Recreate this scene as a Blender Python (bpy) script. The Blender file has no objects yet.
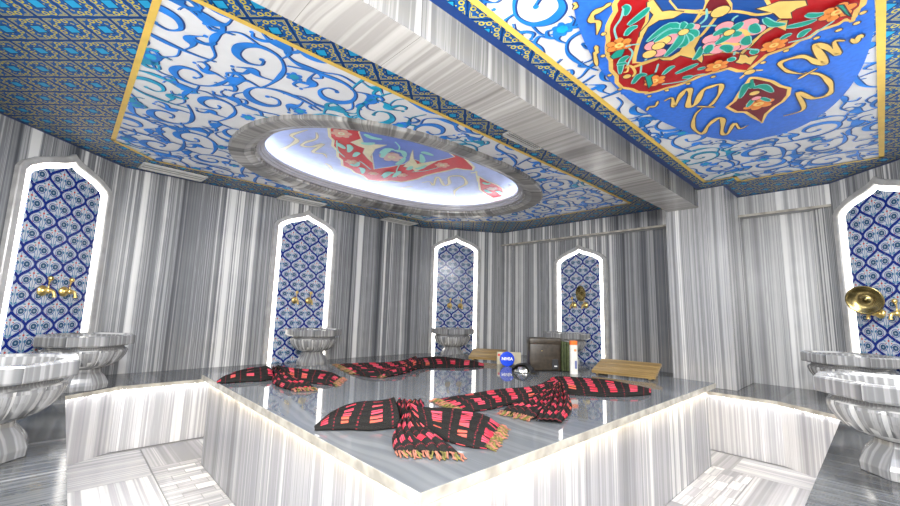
import bpy, bmesh, math, random, json
from mathutils import Vector, Matrix
random.seed(7)
K = 0.7            # metres per layout unit (the lens stands 1 unit above the benches)
PI = math.pi
C = bpy.context.scene.collection
def P(u, v, z=0.0): return Vector((u*K, v*K, (z+1.75)*K))

# ------------------------------------------------------------------ materials
class N:
    """arithmetic on shader sockets"""
    def __init__(s, nt, sock): s.nt, s.s = nt, sock
    def _op(s, op, *a, clamp=False):
        n = s.nt.nodes.new('ShaderNodeMath'); n.operation = op; n.use_clamp = clamp
        for i, x in enumerate((s,)+a):
            if isinstance(x, N): s.nt.links.new(x.s, n.inputs[i])
            else: n.inputs[i].default_value = float(x)
        return N(s.nt, n.outputs[0])
    def __add__(s, o): return s._op('ADD', o)
    __radd__ = __add__
    def __sub__(s, o): return s._op('SUBTRACT', o)
    def __rsub__(s, o): return (s*-1)+o
    def __mul__(s, o): return s._op('MULTIPLY', o)
    __rmul__ = __mul__
    def __truediv__(s, o): return s._op('DIVIDE', o)
    def frac(s): return s._op('FRACT')
    def floor(s): return s._op('FLOOR')
    def abs(s): return s._op('ABSOLUTE')
    def cos(s): return s._op('COSINE')
    def sin(s): return s._op('SINE')
    def sqrt(s): return s._op('SQRT')
    def mx(s, o): return s._op('MAXIMUM', o)
    def mn(s, o): return s._op('MINIMUM', o)
    def lt(s, o): return s._op('LESS_THAN', o)
    def gt(s, o): return s._op('GREATER_THAN', o)
    def wrap(s, per): return ((s/per).frac()-0.5)*per      # centred on per/2
def hyp(a, b): return (a*a+b*b).sqrt()

def newmat(name, rough=0.5, metal=0.0, spec=0.5):
    m = bpy.data.materials.new(name); m.use_nodes = True
    b = m.node_tree.nodes['Principled BSDF']
    b.inputs['Roughness'].default_value = rough; b.inputs['Metallic'].default_value = metal
    b.inputs['Specular IOR Level'].default_value = spec
    return m, m.node_tree, b
def flat(name, col, rough=0.5, metal=0.0, var=0.06, vs=12.0, spec=0.5):
    m, nt, b = newmat(name, rough, metal, spec)
    no = nt.nodes.new('ShaderNodeTexNoise'); no.inputs['Scale'].default_value = vs
    tc = nt.nodes.new('ShaderNodeTexCoord'); nt.links.new(tc.outputs['Object'], no.inputs['Vector'])
    r = nt.nodes.new('ShaderNodeValToRGB')
    r.color_ramp.elements[0].color = tuple(max(0, c*(1-var)) for c in col)+(1,)
    r.color_ramp.elements[1].color = tuple(min(1, c*(1+var)) for c in col)+(1,)
    r.color_ramp.elements[0].position = .35; r.color_ramp.elements[1].position = .65
    nt.links.new(no.outputs['Fac'], r.inputs['Fac']); nt.links.new(r.outputs['Color'], b.inputs['Base Color'])
    return m
def emit(name, col, st, beads=None):
    m, nt, b = newmat(name, .5)
    b.inputs['Base Color'].default_value = (.9, .9, .9, 1)
    b.inputs['Emission Color'].default_value = col+(1,); b.inputs['Emission Strength'].default_value = st
    if beads:
        x, y = uv(nt)
        f = ((x/beads).frac()-.5).abs().lt(.17)
        v = f*(st*2.2)+st*.55
        nt.links.new(v.s, b.inputs['Emission Strength'])
    return m
def uv(nt):
    u = nt.nodes.new('ShaderNodeUVMap'); s = nt.nodes.new('ShaderNodeSeparateXYZ')
    nt.links.new(u.outputs['UV'], s.inputs[0]); return N(nt, s.outputs[0]), N(nt, s.outputs[1])
def comb(nt, x, y, z=0.0):
    c = nt.nodes.new('ShaderNodeCombineXYZ')
    for i, a in enumerate((x, y, z)):
        if isinstance(a, N): nt.links.new(a.s, c.inputs[i])
        else: c.inputs[i].default_value = a
    return c.outputs[0]
def noise(nt, vec, scale, detail=2.0, rough=.5):
    n = nt.nodes.new('ShaderNodeTexNoise'); n.inputs['Scale'].default_value = scale
    n.inputs['Detail'].default_value = detail; n.inputs['Roughness'].default_value = rough
    nt.links.new(vec, n.inputs['Vector']); return N(nt, n.outputs['Fac'])
def ramp(nt, f, stops, interp='LINEAR'):
    r = nt.nodes.new('ShaderNodeValToRGB'); r.color_ramp.interpolation = interp
    while len(r.color_ramp.elements) > 1: r.color_ramp.elements.remove(r.color_ramp.elements[-1])
    for i, (p, c) in enumerate(stops):
        e = r.color_ramp.elements[0] if i == 0 else r.color_ramp.elements.new(p)
        e.position = p; e.color = tuple(c)+(1,) if len(c) == 3 else c
    nt.links.new(f.s if isinstance(f, N) else f, r.inputs['Fac']); return r.outputs['Color']
def mix(nt, f, a, b):
    m = nt.nodes.new('ShaderNodeMix'); m.data_type = 'RGBA'
    nt.links.new(f.s, m.inputs[0])
    for i, x in ((6, a), (7, b)):
        if isinstance(x, tuple): m.inputs[i].default_value = x+(1,) if len(x) == 3 else x
        else: nt.links.new(x, m.inputs[i])
    return m.outputs[2]

def marble(name, tones, panel=.6, freq=1.0, rough=.26, seed=0.0, wav=.008, joint=True, coat=0.0, spec=.5):
    """striped marble: bands run across UV.x; slabs of width `panel` differ from one another"""
    m, nt, b = newmat(name, rough, spec=spec)
    x, y = uv(nt)
    pi = (x/panel+seed).floor()
    wob = noise(nt, comb(nt, x*1.5, y*.8, seed), 1.0, 2)*wav*2
    xs = x+pi*3.37+wob+seed
    n1 = noise(nt, comb(nt, xs*freq*3.4, y*.02, pi), 1.0, 2)
    n2 = noise(nt, comb(nt, xs*freq*11.0, y*.03, pi+5.0), 1.0, 3)
    n3 = noise(nt, comb(nt, xs*freq*42.0, y*.07, 3.0), 1.0, 2)
    n4 = noise(nt, comb(nt, x*5.0, y*5.0, 9.0), 1.0, 4)
    pv = (pi*12.9898+4.1).sin()*43758.5
    v = n1*.62+n2*.72+n3*.42+n4*.04-.465+(pv.frac()-.5)*.15
    d, mdl, l, w = tones
    col = ramp(nt, v, [(.26, d), (.36, mdl), (.43, l), (.455, mdl), (.49, mdl), (.52, l), (.57, w), (.66, w), (.70, l), (.76, w)])
    if joint:
        jd = ((x/panel+seed).frac()-.5).abs()
        col = mix(nt, jd.gt(.5-.0012/panel), col, d)
    nt.links.new(col, b.inputs['Base Color'])
    b.inputs['Coat Weight'].default_value = coat
    return m
g = lambda a, t=0.0: (a, a*(1+t*.3), a*(1+t))
WALL = ((.085, .090, .100), (.185, .192, .205), (.40, .405, .41), (.74, .74, .73))
M = {}
M['wall'] = marble('wall marble', WALL, .62)
M['wall_light'] = marble('pale wall marble', ((.22, .22, .23), (.34, .345, .35), (.55, .55, .55), (.74, .74, .73)), .55, seed=3.3)
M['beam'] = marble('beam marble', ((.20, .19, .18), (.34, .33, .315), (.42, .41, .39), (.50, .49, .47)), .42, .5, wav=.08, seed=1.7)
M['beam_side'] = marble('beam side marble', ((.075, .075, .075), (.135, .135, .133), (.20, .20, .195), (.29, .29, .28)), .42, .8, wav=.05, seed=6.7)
M['bench_front'] = marble('bench front marble', ((.29, .29, .31), (.41, .41, .43), (.58, .58, .59), (.76, .76, .76)), .45, .9, seed=2.2)
M['column'] = marble('column marble', ((.14, .142, .15), (.235, .24, .25), (.42, .42, .425), (.66, .66, .655)), .55, 1.1, seed=3.3)
M['platform_side'] = marble('platform side marble', ((.20, .20, .215), (.29, .29, .31), (.40, .40, .415), (.60, .60, .60)), .7, .8, seed=12.2)
M['bench_top'] = marble('bench top marble', ((.038, .041, .046), (.068, .072, .076), (.12, .124, .128), (.21, .212, .215)), .9, .55, rough=.13, seed=4.4, wav=.06)
M['table_top'] = marble('platform top marble', ((.10, .107, .115), (.125, .132, .14), (.145, .152, .16), (.18, .186, .192)), 1.15, .35, rough=.045, seed=5.1, wav=.2)
M['nosing'] = flat('pale marble edge', (.40, .375, .32), .2, var=.25)
M['floor'] = marble('floor marble', ((.25, .25, .27), (.36, .36, .38), (.50, .50, .515), (.66, .66, .66)), .5, .8, rough=.18, joint=False, seed=8.0)
M['ring'] = marble('surround marble', ((.07, .068, .065), (.19, .183, .175), (.34, .33, .31), (.46, .45, .43)), .30, .45, rough=.3, seed=1.1, wav=.1)
M['basin'] = marble('basin marble', ((.11, .112, .115), (.19, .192, .195), (.34, .34, .34), (.56, .56, .55)), 3.0, .55, rough=.16, joint=False, seed=2.6, wav=.05)
M['frame'] = flat('grey marble frame', (.42, .415, .41), .18, var=.12)
M['gold'] = flat('gold painted', (.78, .53, .10), .5, var=.05)
M['brass'] = flat('polished gold metal', (1.0, .72, .26), .30, 1.0, .04)
M['bronze'] = flat('old bronze', (.33, .26, .11), .25, 1.0, .2)
M['led'] = emit('white led light', (1, .955, .88), 2.2)
M['led_cove'] = emit('cove led light', (.92, .96, 1), 3.3)
M['led_bead'] = emit('warm led strip', (1, .84, .58), 9.0, .085)
M['led_bench'] = emit('cool led strip', (1, .97, .92), 3.6, .085)
M['white_paint'] = flat('white painted ceiling', (.80, .81, .82), .45, var=.02)
M['arab'] = flat('blue painted scroll', (.014, .23, .76), .45, var=.22, vs=6)
M['arab2'] = flat('turquoise painted scroll', (.005, .38, .62), .45, var=.2)
M['arab_dark'] = flat('dark scroll outline', (.01, .05, .22), .5)
M['cobalt'] = flat('cobalt painted ground', (.028, .17, .72), .4, var=.08, vs=40)
M['cobalt_lit'] = flat('light-washed cobalt ground', (.48, .58, .95), .4, var=.06)  # cobalt paled so the wash of the cove light sits in the colour
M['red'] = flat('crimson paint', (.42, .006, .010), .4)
M['red_lit'] = flat('light-washed crimson', (.74, .02, .03), .4)  # recess crimson, the bright cove light painted into it
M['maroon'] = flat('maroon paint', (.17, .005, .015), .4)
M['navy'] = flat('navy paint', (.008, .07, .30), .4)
M['navy_lit'] = flat('light-washed navy', (.20, .30, .78), .4)  # navy of the recess, lightened to imitate strong light
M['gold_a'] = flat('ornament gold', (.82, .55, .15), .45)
M['gold_lit'] = flat('light-washed gold', (.93, .88, .62), .45)  # gold bleached by painted-in cove light
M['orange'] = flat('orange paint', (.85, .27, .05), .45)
M['orange_lit'] = flat('light-washed orange', (.93, .50, .36), .45)  # orange of the recess art with the light wash in its colour
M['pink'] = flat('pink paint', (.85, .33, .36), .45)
M['pink_lit'] = flat('light-washed pink', (.93, .66, .62), .45)  # pink lightened the same way, as if overexposed
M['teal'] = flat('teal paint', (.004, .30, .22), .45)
M['teal_lit'] = flat('light-washed teal', (.38, .82, .74), .45)  # teal with the cove glow painted in, for leaves and stems
M['stem'] = flat('pale teal stem', (.22, .58, .54), .45)
M['black'] = flat('black material', (.012, .012, .013), .6)
M['grille'] = flat('white metal grille', (.62, .62, .60), .4)

def border_material():
    m, nt, b = newmat('blue and gold border paint', .45, spec=.15)
    x, y = uv(nt)
    s = .244*K*1.4142
    a = ((x+y)/s).frac()-.5; c = ((x-y)/s).frac()-.5
    a, c = a.abs(), c.abs()
    hi, lo = a.mx(c), a.mn(c)
    col = mix(nt, hi.gt(.47), (.006, .085, .30), (.003, .035, .15))
    col = mix(nt, hi.lt(.17), col, (.003, .03, .12))
    col = mix(nt, hi.lt(.135), col, (.02, .34, .62))
    yel = (hyp(hi-.345, lo-.105)-.062).abs().lt(.021)
    yel = yel.mx(hyp(hi-.25, lo-.22).lt(.026))
    yel = yel.mx((hi-.43).abs().lt(.012)*lo.gt(.17))
    yel = yel.mx((hi-.385).abs().lt(.011)*lo.lt(.03).mx(lo.gt(.24)))
    yel = yel.mx((hyp(hi-.20, lo).lt(.022)))
    col = mix(nt, yel, col, (.56, .47, .05))
    nt.links.new(col, b.inputs['Base Color']); return m
M['border'] = border_material()

def tile_material():
    m, nt, b = newmat('glazed floral tile', .16)
    x, y = uv(nt)
    W, H = .325*K, .345*K
    k = 2*PI/H
    cs = (y*k).cos()*(W/4)
    sl = (((y*k).sin()*(W/4*k)))
    nr = (sl*sl+1).sqrt()
    de = (x-cs+W/2).wrap(W).abs()/nr
    do = (x+cs).wrap(W).abs()/nr
    d = de.mn(do)
    def lat(ox, oy): return (x-ox+W/2).wrap(W), (y-oy+H/2).wrap(H)
    A, B = lat(W/4, H/2), lat(W*3/4, 0)
    col = None
    base = (.54, .57, .62)
    q = W/.22                                       # 1.0 at reference tile size
    fl = stem = red = core = petal = leaf = None
    for fx, fy in (A, B):
        ax = fx.abs()
        r = hyp(ax-.048*q, fy+.004)
        t1, t2, t3 = r.lt(.0225*q), (r-.0305*q).abs().lt(.003*q), r.lt(.007*q)
        st = (hyp(ax-.046*q, fy+.045*q)-.030*q).abs().lt(.0030*q)*fy.lt(-.012)
        st = st.mx(ax.lt(.0028)*fy.abs().lt(.075*q))
        lf = (hyp(ax*2.2-.028*q, fy+.070*q)).lt(.016*q).mx(hyp(ax-.030*q, fy*2.0-.095*q).lt(.010*q)).mx(hyp(ax-.016*q, fy*.8-.002).lt(.009*q))
        rd = hyp(ax, fy-.050*q).lt(.008*q).mx(hyp(ax-.075*q, fy+.028*q).lt(.005*q)).mx(hyp(ax-.022*q, fy-.030*q).lt(.005*q))
        fl = t1 if fl is None else fl.mx(t1); petal = t2 if petal is None else petal.mx(t2)
        core = t3 if core is None else core.mx(t3); stem = st if stem is None else stem.mx(st)
        leaf = lf if leaf is None else leaf.mx(lf); red = rd if red is None else red.mx(rd)
    col = mix(nt, stem, base, (.09, .20, .40))
    col = mix(nt, leaf, col, (.05, .20, .30))
    col = mix(nt, petal, col, (.05, .10, .30))
    col = mix(nt, fl, col, (.03, .085, .17))
    col = mix(nt, core, col, (.30, .38, .45))
    col = mix(nt, red, col, (.50, .08, .06))
    col = mix(nt, (d-.0150*q).abs().lt(.0016*q), col, (.22, .34, .56))
    col = mix(nt, d.lt(.0105*q), col, (.008, .022, .20))
    tj = ((x/.2).frac()-.5).abs().gt(.494).mx(((y/.2).frac()-.5).abs().gt(.494))
    col = mix(nt, tj*.4, col, (.45, .45, .46))
    nt.links.new(col, b.inputs['Base Color']); return m
M['tile'] = tile_material()

def cloth_material():
    """UV.x metres along the cloth, UV.y metres across"""
    m, nt, b = newmat('woven red and black plaid', .85, spec=.06)
    x, y = uv(nt)
    nx = noise(nt, comb(nt, x*6, y*6, 1.0), 1.0, 2)*.004
    xx, yy = x+nx, y+nx
    bx = (xx/.150).frac().lt(.36)
    by = (yy/.105).frac().lt(.50)
    dash = (yy/.021).frac().lt(.70)
    edge = (yy/.42).frac().gt(.90)
    red = (bx*by*dash).mx(edge*(bx+.0))
    thin = ((xx/.150+.33).frac().lt(.05))*(yy/.0185).frac().lt(.5)
    hue = noise(nt, comb(nt, x*3, y*3, 4.0), 1.0, 1)
    rc = ramp(nt, hue, [(.35, (.50, .03, .05)), (.5, (.58, .07, .11)), (.65, (.52, .10, .06))])
    w = noise(nt, comb(nt, x*260, y*260, 0.0), 1.0, 1)
    bk = ramp(nt, w, [(.3, (.006, .006, .006)), (.7, (.028, .026, .024))])
    col = mix(nt, red, bk, rc)
    col = mix(nt, thin*.5, col, (.35, .03, .05))
    nt.links.new(col, b.inputs['Base Color']); return m
M['cloth'] = cloth_material()
M['fringe_olive'] = flat('olive fringe threads', (.13, .11, .025), .9, var=.4, vs=60)
M['fringe_pink'] = flat('pink fringe threads', (.30, .11, .07), .9, var=.3, vs=60)
def wood_material():
    m, nt, b = newmat('oiled wood', .4)
    tc = nt.nodes.new('ShaderNodeTexCoord'); s = nt.nodes.new('ShaderNodeSeparateXYZ'); nt.links.new(tc.outputs['Object'], s.inputs[0])
    x, y, z = (N(nt, s.outputs[i]) for i in range(3))
    v = noise(nt, comb(nt, x*1.5, y*45, z*45), 1.0, 3)
    nt.links.new(ramp(nt, v, [(.3, (.17, .10, .03)), (.55, (.32, .21, .075)), (.75, (.42, .29, .12))]), b.inputs['Base Color']); return m
M['wood'] = wood_material()

# ------------------------------------------------------------------ mesh helpers
def tag(o, label=None, cat=None, group=None, kind=None):
    if label: o['label'] = label
    if cat: o['category'] = cat
    if group: o['group'] = group
    if kind: o['kind'] = kind
    return o
def empty(name, loc, rz=0, label=None, cat=None, group=None):
    o = bpy.data.objects.new(name, None); C.objects.link(o); o.location = loc; o.rotation_euler = (0, 0, rz)
    o.empty_display_size = .05
    return tag(o, label, cat, group)
def obj(name, bm, mats, parent=None, smooth=False, auto_uv=True, origin=None, label=None):
    """origin: world point the mesh's coordinates are taken about (with a parent: the parent's frame)"""
    me = bpy.data.meshes.new(name)
    if auto_uv: boxuv(bm)
    if origin is not None:
        bmesh.ops.translate(bm, verts=bm.verts, vec=-Vector(origin))
    bm.to_mesh(me); bm.free()
    if not isinstance(mats, (list, tuple)): mats = [mats]
    for m in mats: me.materials.append(m)
    if smooth:
        for p in me.polygons: p.use_smooth = True
    o = bpy.data.objects.new(name, me); C.objects.link(o)
    if parent is not None: o.parent = parent
    elif origin is not None: o.location = origin
    if label: o['label'] = label
    return o
def boxuv(bm, vertical=True):
    bm.normal_update()
    l = bm.loops.layers.uv.get('UVMap')
    if l is None: l = bm.loops.layers.uv.new('UVMap')
    for f in bm.faces:
        n = f.normal
        if abs(n.z) > .7:
            for lp in f.loops: lp[l].uv = (lp.vert.co.x, lp.vert.co.y)
        else:
            t = Vector((-n.y, n.x, 0)); t = t.normalized() if t.length > 1e-6 else Vector((1, 0, 0))
            for lp in f.loops: lp[l].uv = (lp.vert.co.dot(t), lp.vert.co.z)
def BM(): 
    b = bmesh.new(); b.loops.layers.uv.new('UVMap'); return b
def box(bm, lo, hi, M_=None, mi=0, bev=0.0):
    x0, y0, z0 = lo; x1, y1, z1 = hi
    co = [(x0, y0, z0), (x1, y0, z0), (x1, y1, z0), (x0, y1, z0), (x0, y0, z1), (x1, y0, z1), (x1, y1, z1), (x0, y1, z1)]
    vs = [bm.verts.new(M_ @ Vector(c) if M_ else c) for c in co]
    fs = [bm.faces.new([vs[i] for i in q]) for q in ((3, 2, 1, 0), (4, 5, 6, 7), (0, 1, 5, 4), (1, 2, 6, 5), (2, 3, 7, 6), (3, 0, 4, 7))]
    for f in fs: f.material_index = mi
    if bev > 0:
        es = list({e for f in fs for e in f.edges})
        bmesh.ops.bevel(bm, geom=es, offset=bev, segments=2, affect='EDGES', profile=.5)
    return fs
def prism(bm, pts, z0, z1, M_=None, mi=0):
    """pts counter-clockwise (x, y)"""
    T = (lambda c: M_ @ Vector(c)) if M_ else (lambda c: Vector(c))
    a = [bm.verts.new(T((x, y, z0))) for x, y in pts]; b = [bm.verts.new(T((x, y, z1))) for x, y in pts]
    n = len(pts); fs = [bm.faces.new(a[::-1]), bm.faces.new(b)]
    for i in range(n): fs.append(bm.faces.new((a[i], a[(i+1) % n], b[(i+1) % n], b[i])))
    for f in fs: f.material_index = mi
    return fs
def lathe(bm, prof, n=32, fr=None, M_=None, cap0=True, cap1=True, mi=0):
    rings = []
    for j, (r, z) in enumerate(prof):
        ring = []
        for i in range(n):
            a = 2*PI*i/n; rr = r*(fr(a, j) if fr else 1)
            c = Vector((rr*math.cos(a), rr*math.sin(a), z)); ring.append(bm.verts.new(M_ @ c if M_ else c))
        rings.append(ring)
    for j in range(len(rings)-1):
        for i in range(n):
            f = bm.faces.new((rings[j][i], rings[j][(i+1) % n], rings[j+1][(i+1) % n], rings[j+1][i])); f.material_index = mi
    if cap0: bm.faces.new(rings[0][::-1]).material_index = mi
    if cap1: bm.faces.new(rings[-1]).material_index = mi
    return rings
def tube(bm, pts, rad, n=10, mi=0):
    pts = [Vector(p) for p in pts]; rs = rad if isinstance(rad, (list, tuple)) else [rad]*len(pts)
    rings = []; up = Vector((0, 0, 1))
    for i, p in enumerate(pts):
        d = (pts[min(i+1, len(pts)-1)]-pts[max(i-1, 0)]).normalized()
        s = d.cross(up)
        if s.length < .05: s = d.cross(Vector((1, 0, 0)))
        s.normalize(); t = s.cross(d).normalized()
        rings.append([bm.verts.new(p+(s*math.cos(2*PI*k/n)+t*math.sin(2*PI*k/n))*rs[i]) for k in range(n)])
    for j in range(len(rings)-1):
        for k in range(n): bm.faces.new((rings[j][k], rings[j][(k+1) % n], rings[j+1][(k+1) % n], rings[j+1][k])).material_index = mi
    bm.faces.new(rings[0][::-1]).material_index = mi; bm.faces.new(rings[-1]).material_index = mi
def catmull(p, per=6):
    p = [Vector(q) for q in p]; out = []
    for i in range(len(p)-1):
        a, b, c, d = p[max(i-1, 0)], p[i], p[i+1], p[min(i+2, len(p)-1)]
        for k in range(per):
            t = k/per
            out.append(.5*((2*b)+(c-a)*t+(2*a-5*b+4*c-d)*t*t+(3*b-a-3*c+d)*t**3))
    out.append(p[-1]); return out
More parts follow.
